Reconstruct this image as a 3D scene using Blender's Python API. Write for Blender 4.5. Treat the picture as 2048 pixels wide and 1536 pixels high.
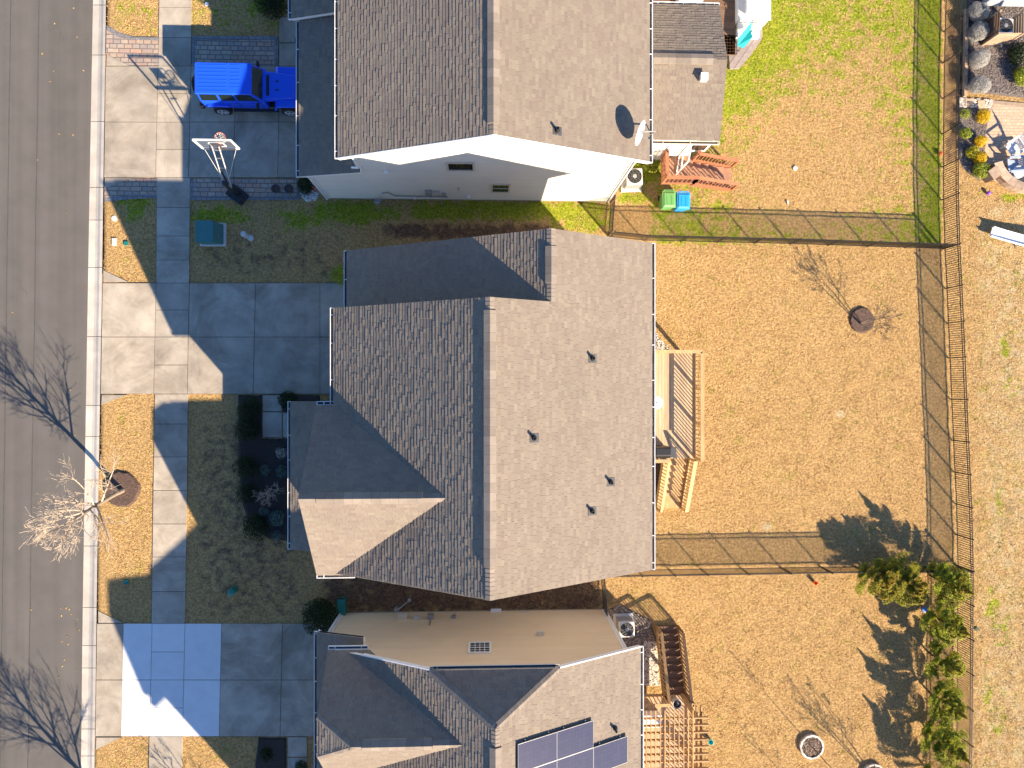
import bpy, bmesh, math, random
import numpy as np
from mathutils import Vector, Matrix
random.seed(7)
for o in list(bpy.data.objects): bpy.data.objects.remove(o, do_unlink=True)
S = bpy.context.scene
COL = S.collection
R = math.radians
# ---------------------------------------------------------------- camera
HC, LENS, TILT = 33.2, 25.0, R(2.4)
cam = bpy.data.cameras.new('camera'); cam.lens = LENS; cam.sensor_width = 36; cam.clip_end = 500; cam.clip_start = .5
camo = bpy.data.objects.new('camera', cam); COL.objects.link(camo)
camo.location = (0, 0, HC); camo.rotation_euler = (0, -TILT, 0)
S.camera = camo
S.render.resolution_x, S.render.resolution_y = 1024, 768
# ---------------------------------------------------------------- sun and sky
SUN_EL, SUN_AZ = R(29.0), R(41.0)      # light travels towards -x, +y
sd = Vector((-math.sin(SUN_AZ)*math.cos(SUN_EL), math.cos(SUN_AZ)*math.cos(SUN_EL), -math.sin(SUN_EL)))
sl = bpy.data.lights.new('sun', 'SUN'); sl.energy = 5.0; sl.angle = R(0.5); sl.color = (1, .83, .62)
so = bpy.data.objects.new('sun', sl); COL.objects.link(so); so.location = (20, -25, 25)
so.rotation_euler = sd.to_track_quat('-Z', 'Y').to_euler()
w = bpy.data.worlds.new('World'); S.world = w; w.use_nodes = True
nt = w.node_tree; bg = nt.nodes['Background']
sky = nt.nodes.new('ShaderNodeTexSky'); sky.sky_type = 'NISHITA'; sky.sun_disc = False
sky.sun_elevation = SUN_EL; sky.sun_rotation = R(180) - SUN_AZ
sky.air_density = 1.0; sky.dust_density = .3; sky.ozone_density = 1.2
hsv = nt.nodes.new('ShaderNodeHueSaturation'); hsv.inputs['Saturation'].default_value = 1.35; hsv.inputs['Hue'].default_value = .509; nt.links.new(sky.outputs[0], hsv.inputs['Color'])
nt.links.new(hsv.outputs[0], bg.inputs[0]); bg.inputs[1].default_value = .088
S.view_settings.view_transform = 'Standard'; S.view_settings.look = 'None'
S.view_settings.gamma = 1; S.view_settings.exposure = 1.5
# ---------------------------------------------------------------- survey helper: photo pixel (2048 wide) at height z -> metres
FP = 2048*LENS/36
ct, st = math.cos(TILT), math.sin(TILT)
def ray(px, py):
    a, b = (px-1024)/FP, -(py-768)/FP
    # right=(ct,0,st)  up=(0,1,0)  forward=(st,0,-ct)
    return Vector((a*ct+st, b, a*st-ct))
def W(px, py, z=0.0):
    d = ray(px, py); t = (HC-z)/(-d.z)
    return Vector((d.x*t, d.y*t, z))
def Wy(px, py, y):                      # on the vertical plane y
    d = ray(px, py); t = y/d.y
    return Vector((d.x*t, y, HC+d.z*t))
def Wn(px, py, p, n):                   # on a plane through p
    d = ray(px, py); c = Vector((0, 0, HC)); t = (Vector(p)-c).dot(n)/d.dot(n)
    return c+d*t
def proj(x, y, z=0.0):                  # metres -> pixel (numpy ok)
    r = x*ct+(z-HC)*st; f = x*st-(z-HC)*ct
    return 1024+FP*r/f, 768-FP*y/f
# ---------------------------------------------------------------- mesh builder
WL = {}
class MB:
    def __init__(s): s.v, s.f, s.m, s.r, s.uv = [], [], [], [], []
    def face(s, pts, m=0, r=None):
        i = len(s.v); s.v.extend([tuple(p) for p in pts]); s.f.append(tuple(range(i, i+len(pts)))); s.m.append(m)
        s.r.append(random.random() if r is None else r)
    def mesh(s, vs, fs, m=0, r=None):
        i = len(s.v); s.v.extend([tuple(p) for p in vs])
        rr = random.random() if r is None else r
        for f in fs: s.f.append(tuple(i+k for k in f)); s.m.append(m); s.r.append(rr)
    def hexa(s, b, t, m=0, r=None):     # bottom ring, top ring (same length, ccw from above)
        n = len(b)
        fs = [tuple(reversed(range(n))), tuple(range(n, 2*n))]+[(k, (k+1) % n, n+(k+1) % n, n+k) for k in range(n)]
        s.mesh(list(b)+list(t), fs, m, r)
    def box(s, c, d, rz=0, m=0, r=None, tilt=None):
        x, y, z = d[0]/2, d[1]/2, d[2]/2
        M = Matrix.Rotation(rz, 3, 'Z')
        if tilt is not None: M = M @ tilt
        c = Vector(c)
        q = [(-x, -y), (x, -y), (x, y), (-x, y)]
        s.hexa([c+M@Vector((a, b, -z)) for a, b in q], [c+M@Vector((a, b, z)) for a, b in q], m, r)
    def prism(s, pts, z0, z1, m=0, r=None):
        s.hexa([(p[0], p[1], z0) for p in pts], [(p[0], p[1], z1) for p in pts], m, r)
    def bar(s, p0, p1, wd, ht, m=0, r=None):  # rectangular bar p0->p1; width horizontal
        p0, p1 = Vector(p0), Vector(p1); a = (p1-p0).normalized()
        sd_ = a.cross(Vector((0, 0, 1)))
        if sd_.length < 1e-3: sd_ = Vector((1, 0, 0))
        sd_.normalize(); up = sd_.cross(a)
        q = [(-wd/2, -ht/2), (wd/2, -ht/2), (wd/2, ht/2), (-wd/2, ht/2)]
        s.hexa([p0+sd_*x+up*y for x, y in q], [p1+sd_*x+up*y for x, y in q], m, r)
    def tube(s, p0, p1, r0, r1=None, n=8, m=0, r=None):
        r1 = r0 if r1 is None else r1
        p0, p1 = Vector(p0), Vector(p1); a = (p1-p0)
        if a.length < 1e-6: return
        a.normalize(); u = a.orthogonal().normalized(); v = a.cross(u)
        cs = [(math.cos(2*math.pi*k/n), math.sin(2*math.pi*k/n)) for k in range(n)]
        s.hexa([p0+u*c*r0+v*d*r0 for c, d in cs], [p1+u*c*r1+v*d*r1 for c, d in cs], m, r)
    def path(s, pts, rad, n=8, m=0):
        for a, b in zip(pts, pts[1:]): s.tube(a, b, rad, rad, n, m)
    def lathe(s, c, prof, n=24, m=0, r=None, axis='Z'):
        c = Vector(c); vs, fs = [], []
        for (rr, z) in prof:
            for k in range(n):
                a = 2*math.pi*k/n; p = Vector((rr*math.cos(a), rr*math.sin(a), z))
                if axis == 'Y': p = Vector((p.x, p.z, p.y))
                if axis == 'X': p = Vector((p.z, p.x, p.y))
                vs.append(c+p)
        for j in range(len(prof)-1):
            for k in range(n): fs.append((j*n+k, j*n+(k+1) % n, (j+1)*n+(k+1) % n, (j+1)*n+k))
        if axis == 'Y': fs = [tuple(reversed(f)) for f in fs]
        if prof[0][0] > 1e-4: fs.append(tuple(reversed(range(n))))
        if prof[-1][0] > 1e-4: fs.append(tuple(range((len(prof)-1)*n, len(prof)*n)))
        s.mesh(vs, fs, m, r)
    def build(s, name, mat, parent=None, loc=None, smooth=False, bevel=0):
        off = Vector(WL[parent.name]) if parent else Vector(loc or (0, 0, 0))
        me = bpy.data.meshes.new(name)
        me.from_pydata([tuple(Vector(p)-off) for p in s.v], [], s.f)
        for mm in (mat if isinstance(mat, (list, tuple)) else [mat]): me.materials.append(mm)
        me.polygons.foreach_set('material_index', s.m)
        at = me.attributes.new('rnd', 'FLOAT', 'FACE'); at.data.foreach_set('value', s.r)
        if smooth: me.polygons.foreach_set('use_smooth', [True]*len(me.polygons))
        me.update()
        o = bpy.data.objects.new(name, me); COL.objects.link(o)
        if parent: o.parent = parent; WL[o.name] = WL[parent.name]
        else: o.location = off; WL[o.name] = tuple(off)
        if bevel:
            b = o.modifiers.new('bevel', 'BEVEL'); b.width = bevel; b.segments = 2; b.limit_method = 'ANGLE'; b.angle_limit = R(40)
        return o
def tag(o, label=None, cat=None, group=None, kind=None):
    if label: o['label'] = label
    if cat: o['category'] = cat
    if group: o['group'] = group
    if kind: o['kind'] = kind
    return o
def thing(name, label, cat, loc=(0, 0, 0), group=None):
    o = bpy.data.objects.new(name, None); COL.objects.link(o); o.location = loc; o.empty_display_size = .2
    WL[o.name] = tuple(loc)
    return tag(o, label, cat, group)
def dup(root, loc, rz=0, label=None, sc=None):
    def cp(o, par):
        c = o.copy(); COL.objects.link(c)
        if par: c.parent = par
        for ch in [x for x in bpy.data.objects if x.parent == o]: cp(ch, c)
        return c
    c = cp(root, None); c.location = loc; c.rotation_euler = (0, 0, rz)
    if sc: c.scale = sc
    if label: c['label'] = label
    return c
# ---------------------------------------------------------------- materials
def mat(name, col, rough=.8, metal=0, var=0, nscale=3, bump=0, bscale=30, rnd=0, spec=.5, coat=0, col2=None, detail=6, coords='Object', stretch=None, hue=0):
    m = bpy.data.materials.new(name); m.use_nodes = True; t = m.node_tree; N = t.nodes; L = t.links
    b = N['Principled BSDF']; b.inputs['Roughness'].default_value = rough; b.inputs['Metallic'].default_value = metal
    b.inputs['Specular IOR Level'].default_value = spec; b.inputs['Coat Weight'].default_value = coat
    tc = N.new('ShaderNodeTexCoord'); vec = tc.outputs[coords]
    if stretch:
        mp = N.new('ShaderNodeMapping'); mp.inputs['Scale'].default_value = stretch; L.new(vec, mp.inputs[0]); vec = mp.outputs[0]
    cur = None
    c1 = (*col, 1); c2 = (*(col2 or tuple(x*(1-var) for x in col)), 1)
    if var or col2:
        n = N.new('ShaderNodeTexNoise'); n.inputs['Scale'].default_value = nscale; n.inputs['Detail'].default_value = detail; n.inputs['Roughness'].default_value = .62
        L.new(vec, n.inputs['Vector'])
        rp = N.new('ShaderNodeValToRGB'); rp.color_ramp.elements[0].position = .32; rp.color_ramp.elements[1].position = .68
        rp.color_ramp.elements[0].color = c2; rp.color_ramp.elements[1].color = c1
        L.new(n.outputs[0], rp.inputs[0]); cur = rp.outputs[0]
    if name == 'concrete':     # broad stains and water marks
        n3 = N.new('ShaderNodeTexNoise'); n3.inputs['Scale'].default_value = .42; n3.inputs['Detail'].default_value = 8; n3.inputs['Roughness'].default_value = .72; n3.inputs['Distortion'].default_value = 1.2
        L.new(vec, n3.inputs['Vector']); r3 = N.new('ShaderNodeValToRGB'); r3.color_ramp.elements[0].position = .34; r3.color_ramp.elements[1].position = .56; r3.color_ramp.elements[0].color = (.66, .64, .60, 1); r3.color_ramp.elements[1].color = (1, 1, 1, 1); L.new(n3.outputs[0], r3.inputs[0])
        m3 = N.new('ShaderNodeMix'); m3.data_type = 'RGBA'; m3.blend_type = 'MULTIPLY'; m3.inputs[0].default_value = 1; L.new(cur, m3.inputs[6]); L.new(r3.outputs[0], m3.inputs[7]); cur = m3.outputs[2]
    if rnd:
        a = N.new('ShaderNodeAttribute'); a.attribute_name = 'rnd'
        mr = N.new('ShaderNodeMapRange'); mr.inputs[3].default_value = 1-rnd; mr.inputs[4].default_value = 1+rnd*.6
        L.new(a.outputs['Fac'], mr.inputs[0])
        h = N.new('ShaderNodeHueSaturation'); L.new(mr.outputs[0], h.inputs['Value'])
        if hue:
            m2 = N.new('ShaderNodeMapRange'); m2.inputs[3].default_value = .5-hue; m2.inputs[4].default_value = .5+hue; L.new(a.outputs['Fac'], m2.inputs[0]); L.new(m2.outputs[0], h.inputs['Hue'])
        if cur: L.new(cur, h.inputs['Color'])
        else: h.inputs['Color'].default_value = c1
        cur = h.outputs[0]
    if cur: L.new(cur, b.inputs['Base Color'])
    else: b.inputs['Base Color'].default_value = c1
    if bump:
        n = N.new('ShaderNodeTexNoise'); n.inputs['Scale'].default_value = bscale; n.inputs['Detail'].default_value = 5
        L.new(vec, n.inputs['Vector'])
        bp = N.new('ShaderNodeBump'); bp.inputs['Strength'].default_value = 1; bp.inputs['Distance'].default_value = bump
        L.new(n.outputs[0], bp.inputs['Height']); L.new(bp.outputs[0], b.inputs['Normal'])
    return m
def nodes(m): return m.node_tree.nodes, m.node_tree.links, m.node_tree.nodes['Principled BSDF']
M = {}
M['shingle'] = mat('shingle', (.215, .176, .14), .95, var=.10, nscale=.5, rnd=.14, bump=.003, bscale=90, hue=.012)
M['shingle_cap'] = mat('shingle_cap', (.24, .20, .165), .95, rnd=.2, var=.2, bump=.002, bscale=90)
M['white_metal'] = mat('white_metal', (.80, .80, .80), .45, var=.08)
M['trim_tan'] = mat('trim_tan', (.62, .55, .44), .6, var=.06)
M['cream_siding'] = mat('cream_siding', (.74, .70, .62), .7, var=.06, nscale=.8, rnd=.03)
M['tan_siding'] = mat('tan_siding', (.76, .58, .39), .7, var=.08, nscale=.8, rnd=.03)
M['grey_siding'] = mat('grey_siding', (.33, .34, .36), .7, var=.08, nscale=.8, rnd=.03)
M['foundation'] = mat('foundation', (.33, .27, .22), .9, var=.2, bump=.004)
M['glass'] = mat('glass', (.012, .018, .014), .04, spec=.8)
M['asphalt'] = mat('asphalt', (.118, .107, .096), .92, var=.16, nscale=.8, bump=.006, bscale=55)
M['concrete'] = mat('concrete', (.46, .40, .32), .9, var=.34, nscale=.9, rnd=.14, detail=9, bump=.003, bscale=40)
M['concrete_new'] = mat('concrete_new', (.68, .69, .70), .85, var=.10, nscale=1.5, rnd=.06, bump=.002, bscale=40)
M['kerb_concrete'] = mat('kerb_concrete', (.57, .51, .43), .9, var=.25, nscale=1.2, rnd=.12, bump=.003, bscale=40)
M['tar'] = mat('tar', (.085, .078, .074), .9, var=.3)
M['joint'] = mat('joint', (.07, .065, .055), .95)
M['mulch'] = mat('mulch', (.16, .10, .075), 1, var=.7, nscale=18, bump=.05, bscale=24)
M['dark_mulch'] = mat('dark_mulch', (.06, .045, .04), 1, var=.7, nscale=22, bump=.05, bscale=24)
M['grey_mulch'] = mat('grey_mulch', (.24, .20, .18), 1, var=.75, nscale=16, bump=.07, bscale=22)
M['pebble'] = mat('pebble', (.66, .60, .52), .85, rnd=.4)
M['pebble_brown'] = mat('pebble_brown', (.40, .31, .22), .9, rnd=.55)
M['chip'] = mat('chip', (.20, .165, .145), .95, rnd=.75)
M['chip_brown'] = mat('chip_brown', (.15, .095, .07), .95, rnd=.6)
M['black_metal'] = mat('black_metal', (.022, .021, .022), .42, var=.2)
M['black_plastic'] = mat('black_plastic', (.016, .016, .018), .5, var=.2)
M['dark_grey'] = mat('dark_grey', (.07, .07, .075), .5, var=.2)
M['grey_metal'] = mat('grey_metal', (.36, .36, .36), .5, .5, var=.15)
M['pale_grey'] = mat('pale_grey', (.52, .52, .50), .6, var=.1)
M['white_plastic'] = mat('white_plastic', (.80, .80, .79), .45, var=.06)
M['deck_yellow'] = mat('deck_yellow', (.62, .41, .19), .8, var=.3, nscale=6, rnd=.18, stretch=(1, .15, 1))
M['deck_floor'] = mat('deck_floor', (.57, .41, .25), .8, var=.35, nscale=9, rnd=.22, stretch=(1, .08, 1))
M['deck_red'] = mat('deck_red', (.40, .155, .072), .7, var=.3, nscale=8, rnd=.2)
M['deck_red_floor'] = mat('deck_red_floor', (.40, .21, .125), .75, var=.3, nscale=8, rnd=.25)
M['wood_tan'] = mat('wood_tan', (.50, .31, .14), .8, var=.3, nscale=8, rnd=.2)
M['wood_brown'] = mat('wood_brown', (.22, .125, .07), .8, var=.3, nscale=8, rnd=.2)
M['wood_slat'] = mat('wood_slat', (.46, .32, .21), .8, var=.3, nscale=8, rnd=.2)
M['grey_plank'] = mat('grey_plank', (.33, .27, .25), .8, var=.25, nscale=6, rnd=.2)
M['bark_pale'] = mat('bark_pale', (.34, .27, .20), .95, var=.3, nscale=8)
M['bark_dark'] = mat('bark_dark', (.10, .07, .055), .95, var=.3, nscale=8)
M['terracotta'] = mat('terracotta', (.10, .045, .03), .8, var=.2)
def leafmat(name, c, rnd=.5, hue=.02):
    m = mat(name, c, .6, rnd=rnd, hue=hue, spec=.3); N, L, b = nodes(m)
    tr = N.new('ShaderNodeBsdfTranslucent'); src = b.inputs['Base Color'].links[0].from_socket; L.new(src, tr.inputs[0])
    mx = N.new('ShaderNodeMixShader'); mx.inputs[0].default_value = .40; L.new(b.outputs[0], mx.inputs[1]); L.new(tr.outputs[0], mx.inputs[2]); L.new(mx.outputs[0], N['Material Output'].inputs[0])
    return m
M['conifer'] = leafmat('conifer', (.40, .42, .04), .7, .03)
M['conifer_tip'] = leafmat('conifer_tip', (.46, .29, .04), .5, .03)
M['shrub_dark'] = leafmat('shrub_dark', (.030, .050, .016), .6)
M['shrub_green'] = leafmat('shrub_green', (.38, .42, .045), .55, .03)
M['shrub_yellow'] = leafmat('shrub_yellow', (.75, .52, .015), .4, .02)
M['shrub_silver'] = leafmat('shrub_silver', (.52, .50, .46), .45)
M['shrub_pale'] = leafmat('shrub_pale', (.16, .24, .20), .45)
M['twig'] = mat('twig', (.50, .40, .30), .9, rnd=.3)
M['twig_dark'] = mat('twig_dark', (.12, .085, .06), .9, rnd=.3)
M['car_blue'] = mat('car_blue', (.012, .085, .75), .32, spec=.5, coat=.25)
M['car_dark'] = mat('car_dark', (.012, .012, .016), .55)
M['tyre'] = mat('tyre', (.016, .016, .017), .85)
M['rim'] = mat('rim', (.70, .70, .72), .35, .3)
M['red_lamp'] = mat('red_lamp', (.5, .02, .02), .25)
M['clear_lamp'] = mat('clear_lamp', (.7, .7, .72), .15)
M['bin_green'] = mat('bin_green', (.13, .34, .10), .5, var=.1)
M['bin_blue'] = mat('bin_blue', (.015, .30, .72), .5, var=.1)
M['bin_teal'] = mat('bin_teal', (.012, .17, .14), .5, var=.1)
M['box_teal'] = mat('box_teal', (.045, .17, .17), .55, var=.15)
M['teal_cloth'] = mat('teal_cloth', (.02, .42, .44), .8, var=.15)
M['orange'] = mat('orange', (.70, .16, .03), .5); M['purple'] = mat('purple', (.22, .06, .50), .4)
M['frisbee_blue'] = mat('frisbee_blue', (.06, .22, .75), .4); M['cup_teal'] = mat('cup_teal', (.05, .55, .55), .4)
M['hoop_red'] = mat('hoop_red', (.62, .16, .09), .5)
M['net'] = mat('net', (.75, .72, .68), .8)
M['hose_red'] = mat('hose_red', (.42, .08, .06), .6)
M['chair_white'] = mat('chair_white', (.66, .65, .64), .6, var=.06); M['chair_grey'] = mat('chair_grey', (.36, .42, .50), .6, var=.06)
M['stone_wall'] = mat('stone_wall', (.50, .36, .25), .9, var=.3, nscale=5, rnd=.25, bump=.006, bscale=30)
M['white_stone'] = mat('white_stone', (.7, .7, .68), .8, rnd=.2)
M['leaf_dry'] = mat('leaf_dry', (.45, .30, .09), .8, rnd=.5)
M['tarp'] = mat('tarp', (.33, .35, .40), .5, var=.2, bump=.02, bscale=6)
# acrylic backboard
m = bpy.data.materials.new('acrylic'); m.use_nodes = True; N, L, b = nodes(m)
b.inputs['Base Color'].default_value = (.85, .9, .92, 1); b.inputs['Alpha'].default_value = .05; b.inputs['Roughness'].default_value = .1
M['acrylic'] = m
def paver(name, cols, bw, bh, mortar=(.14, .12, .10), ms=.012, off=.5, rot=0):
    m = bpy.data.materials.new(name); m.use_nodes = True; N, L, b = nodes(m); b.inputs['Roughness'].default_value = .9
    tc = N.new('ShaderNodeTexCoord'); mp = N.new('ShaderNodeMapping'); mp.inputs['Rotation'].default_value = (0, 0, rot)
    L.new(tc.outputs['Object'], mp.inputs[0])
    br = N.new('ShaderNodeTexBrick'); br.inputs['Scale'].default_value = 1; br.inputs['Brick Width'].default_value = bw; br.inputs['Row Height'].default_value = bh
    br.inputs['Mortar Size'].default_value = ms; br.offset = off; br.inputs['Color1'].default_value = (0, 0, 0, 1); br.inputs['Color2'].default_value = (1, 1, 1, 1); br.inputs['Mortar'].default_value = (.5, .5, .5, 1)
    br.squash = 1.5; br.squash_frequency = 3
    L.new(mp.outputs[0], br.inputs['Vector'])
    rp = N.new('ShaderNodeValToRGB'); L.new(br.outputs['Color'], rp.inputs[0]); e = rp.color_ramp.elements
    e[0].color = (*cols[0], 1); e[1].color = (*cols[-1], 1)
    for i, c in enumerate(cols[1:-1]): x = e.new((i+1)/(len(cols)-1)); x.color = (*c, 1)
    n = N.new('ShaderNodeTexNoise'); n.inputs['Scale'].default_value = 9; n.inputs['Detail'].default_value = 5; L.new(tc.outputs['Object'], n.inputs['Vector'])
    mr = N.new('ShaderNodeMapRange'); mr.inputs[3].default_value = .65; mr.inputs[4].default_value = 1.3; L.new(n.outputs[0], mr.inputs[0])
    mu = N.new('ShaderNodeMix'); mu.data_type = 'RGBA'; mu.blend_type = 'MULTIPLY'; mu.inputs[0].default_value = 1
    L.new(rp.outputs[0], mu.inputs[6]); L.new(mr.outputs[0], mu.inputs[7])
    mx = N.new('ShaderNodeMix'); mx.data_type = 'RGBA'; L.new(br.outputs['Fac'], mx.inputs[0]); L.new(mu.outputs[2], mx.inputs[6]); mx.inputs[7].default_value = (*mortar, 1)
    L.new(mx.outputs[2], b.inputs['Base Color'])
    bp = N.new('ShaderNodeBump'); bp.inputs['Distance'].default_value = .008; bp.invert = True; L.new(br.outputs['Fac'], bp.inputs['Height']); L.new(bp.outputs[0], b.inputs['Normal'])
    return m
M['paver_mixed'] = paver('paver_mixed', [(.36, .25, .19), (.42, .33, .25), (.28, .24, .22), (.44, .27, .19)], .34, .21, ms=.018)
M['paver_edge'] = paver('paver_edge', [(.17, .17, .18), (.22, .22, .23)], .22, .22, ms=.016)
M['paver_tan'] = paver('paver_tan', [(.56, .38, .24), (.50, .36, .25), (.60, .43, .28)], .24, .15, mortar=(.33, .25, .18), ms=.010)
# solar cells
def cellmat():
    m = bpy.data.materials.new('solar_cell'); m.use_nodes = True; N, L, b = nodes(m); b.inputs['Roughness'].default_value = .22
    tc = N.new('ShaderNodeTexCoord'); br = N.new('ShaderNodeTexBrick'); L.new(tc.outputs['UV'], br.inputs['Vector'])
    br.offset = 0; br.inputs['Scale'].default_value = 1; br.inputs['Brick Width'].default_value = .16; br.inputs['Row Height'].default_value = .16
    br.inputs['Mortar Size'].default_value = .006; br.inputs['Color1'].default_value = (.036, .034, .066, 1); br.inputs['Color2'].default_value = (.042, .04, .074, 1); br.inputs['Mortar'].default_value = (.028, .027, .055, 1)
    L.new(br.outputs['Color'], b.inputs['Base Color']); return m
M['solar_cell'] = cellmat()
# lawn: straw <-> green <-> bare soil plus painted brown shade, through attributes placed by area
def lawnmat():
    m = bpy.data.materials.new('lawn'); m.use_nodes = True; N, L, b = nodes(m); b.inputs['Roughness'].default_value = 1; b.inputs['Specular IOR Level'].default_value = .1
    tc = N.new('ShaderNodeTexCoord'); V = tc.outputs['Object']
    def noise(s, d=6, r=.6):
        n = N.new('ShaderNodeTexNoise'); n.inputs['Scale'].default_value = s; n.inputs['Detail'].default_value = d; n.inputs['Roughness'].default_value = r; L.new(V, n.inputs['Vector']); return n.outputs[0]
    def ramp(f, a, c, p0=.35, p1=.65):
        r = N.new('ShaderNodeValToRGB'); L.new(f, r.inputs[0]); r.color_ramp.elements[0].position = p0; r.color_ramp.elements[1].position = p1
        r.color_ramp.elements[0].color = (*a, 1); r.color_ramp.elements[1].color = (*c, 1); return r.outputs[0]
    def attr(n):
        a = N.new('ShaderNodeAttribute'); a.attribute_name = n; return a.outputs['Fac']
    def mix(f, a, c):
        x = N.new('ShaderNodeMix'); x.data_type = 'RGBA'; L.new(f, x.inputs[0]); L.new(a, x.inputs[6]); L.new(c, x.inputs[7]); return x.outputs[2]
    def fac(a, n, lo=.35, hi=.65, amp=.9):
        q = N.new('ShaderNodeMath'); q.operation = 'MULTIPLY_ADD'; L.new(n, q.inputs[0]); q.inputs[1].default_value = amp; q.inputs[2].default_value = -amp/2
        s = N.new('ShaderNodeMath'); s.operation = 'ADD'; L.new(a, s.inputs[0]); L.new(q.outputs[0], s.inputs[1])
        r = N.new('ShaderNodeMapRange'); r.interpolation_type = 'SMOOTHSTEP'; r.inputs[1].default_value = lo; r.inputs[2].default_value = hi; L.new(s.outputs[0], r.inputs[0]); return r.outputs[0]
    fine = noise(9, 6, .75); mid = noise(1.1, 5); big = noise(.35, 4)
    straw = mix(mid, ramp(fine, (.27, .158, .06), (.71, .455, .185)), ramp(fine, (.35, .212, .085), (.79, .54, .255)))
    straw = mix(fac(attr('pale'), noise(1.6, 7, .7), amp=.8), straw, ramp(fine, (.40, .30, .16), (.78, .64, .38)))
    green = mix(big, ramp(fine, (.07, .12, .010), (.36, .44, .035)), ramp(fine, (.16, .20, .015), (.64, .62, .06)))
    dirt_shade = ramp(noise(7, 6, .7), (.12, .07, .045), (.29, .175, .11))
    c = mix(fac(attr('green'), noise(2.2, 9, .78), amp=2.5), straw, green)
    c = mix(fac(attr('dirt_shade'), noise(2.0, 6, .7), amp=1.2), c, dirt_shade)
    L.new(c, b.inputs['Base Color'])
    ad = N.new('ShaderNodeMath'); ad.operation = 'ADD'; L.new(noise(11, 5, .7), ad.inputs[0]); L.new(noise(30, 3, .6), ad.inputs[1])
    bp = N.new('ShaderNodeBump'); bp.inputs['Distance'].default_value = .11; bp.inputs['Strength'].default_value = 1; L.new(ad.outputs[0], bp.inputs['Height']); L.new(bp.outputs[0], b.inputs['Normal'])
    return m
M['lawn'] = lawnmat()
def blademat():
    m = bpy.data.materials.new('grass_blade'); m.use_nodes = True; N, L, b = nodes(m); b.inputs['Roughness'].default_value = .9; b.inputs['Specular IOR Level'].default_value = .1
    a = N.new('ShaderNodeAttribute'); a.attribute_name = 'tint'; L.new(a.outputs['Color'], b.inputs['Base Color']); return m
M['grass_blade'] = blademat()
# ================================================================ GROUND
def vnoise(x, y, s, seed):
    rs = np.random.RandomState(seed); T = rs.rand(256, 256)
    x = np.asarray(x)*s+1000.3; y = np.asarray(y)*s+1000.7
    i, j = np.floor(x).astype(int), np.floor(y).astype(int); fx, fy = x-i, y-j
    fx, fy = fx*fx*(3-2*fx), fy*fy*(3-2*fy); i %= 255; j %= 255
    return (T[i, j]*(1-fx)+T[i+1, j]*fx)*(1-fy)+(T[i, j+1]*(1-fx)+T[i+1, j+1]*fx)*fy
def fnoise(x, y, s, seed): return .5*vnoise(x, y, s, seed)+.3*vnoise(x, y, s*2.1, seed+1)+.2*vnoise(x, y, s*4.3, seed+2)
def inpoly(x, y, P):
    x = np.asarray(x); y = np.asarray(y); c = np.zeros(x.shape, bool); n = len(P)
    for k in range(n):
        (x0, y0), (x1, y1) = P[k], P[(k+1) % n]
        if y0 == y1: continue
        c ^= ((y0 > y) != (y1 > y)) & (x < (x1-x0)*(y-y0)/(y1-y0)+x0)
    return c
def soft(px, py, x0, y0, x1, y1, f=18):
    s = lambda t: 1/(1+np.exp(-np.clip(t, -30, 30)))
    return s((px-x0)/f)*s((x1-px)/f)*s((py-y0)/f)*s((y1-py)/f)
def blob(px, py, cx, cy, rx, ry): return np.exp(-(((px-cx)/rx)**2+((py-cy)/ry)**2))
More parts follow.
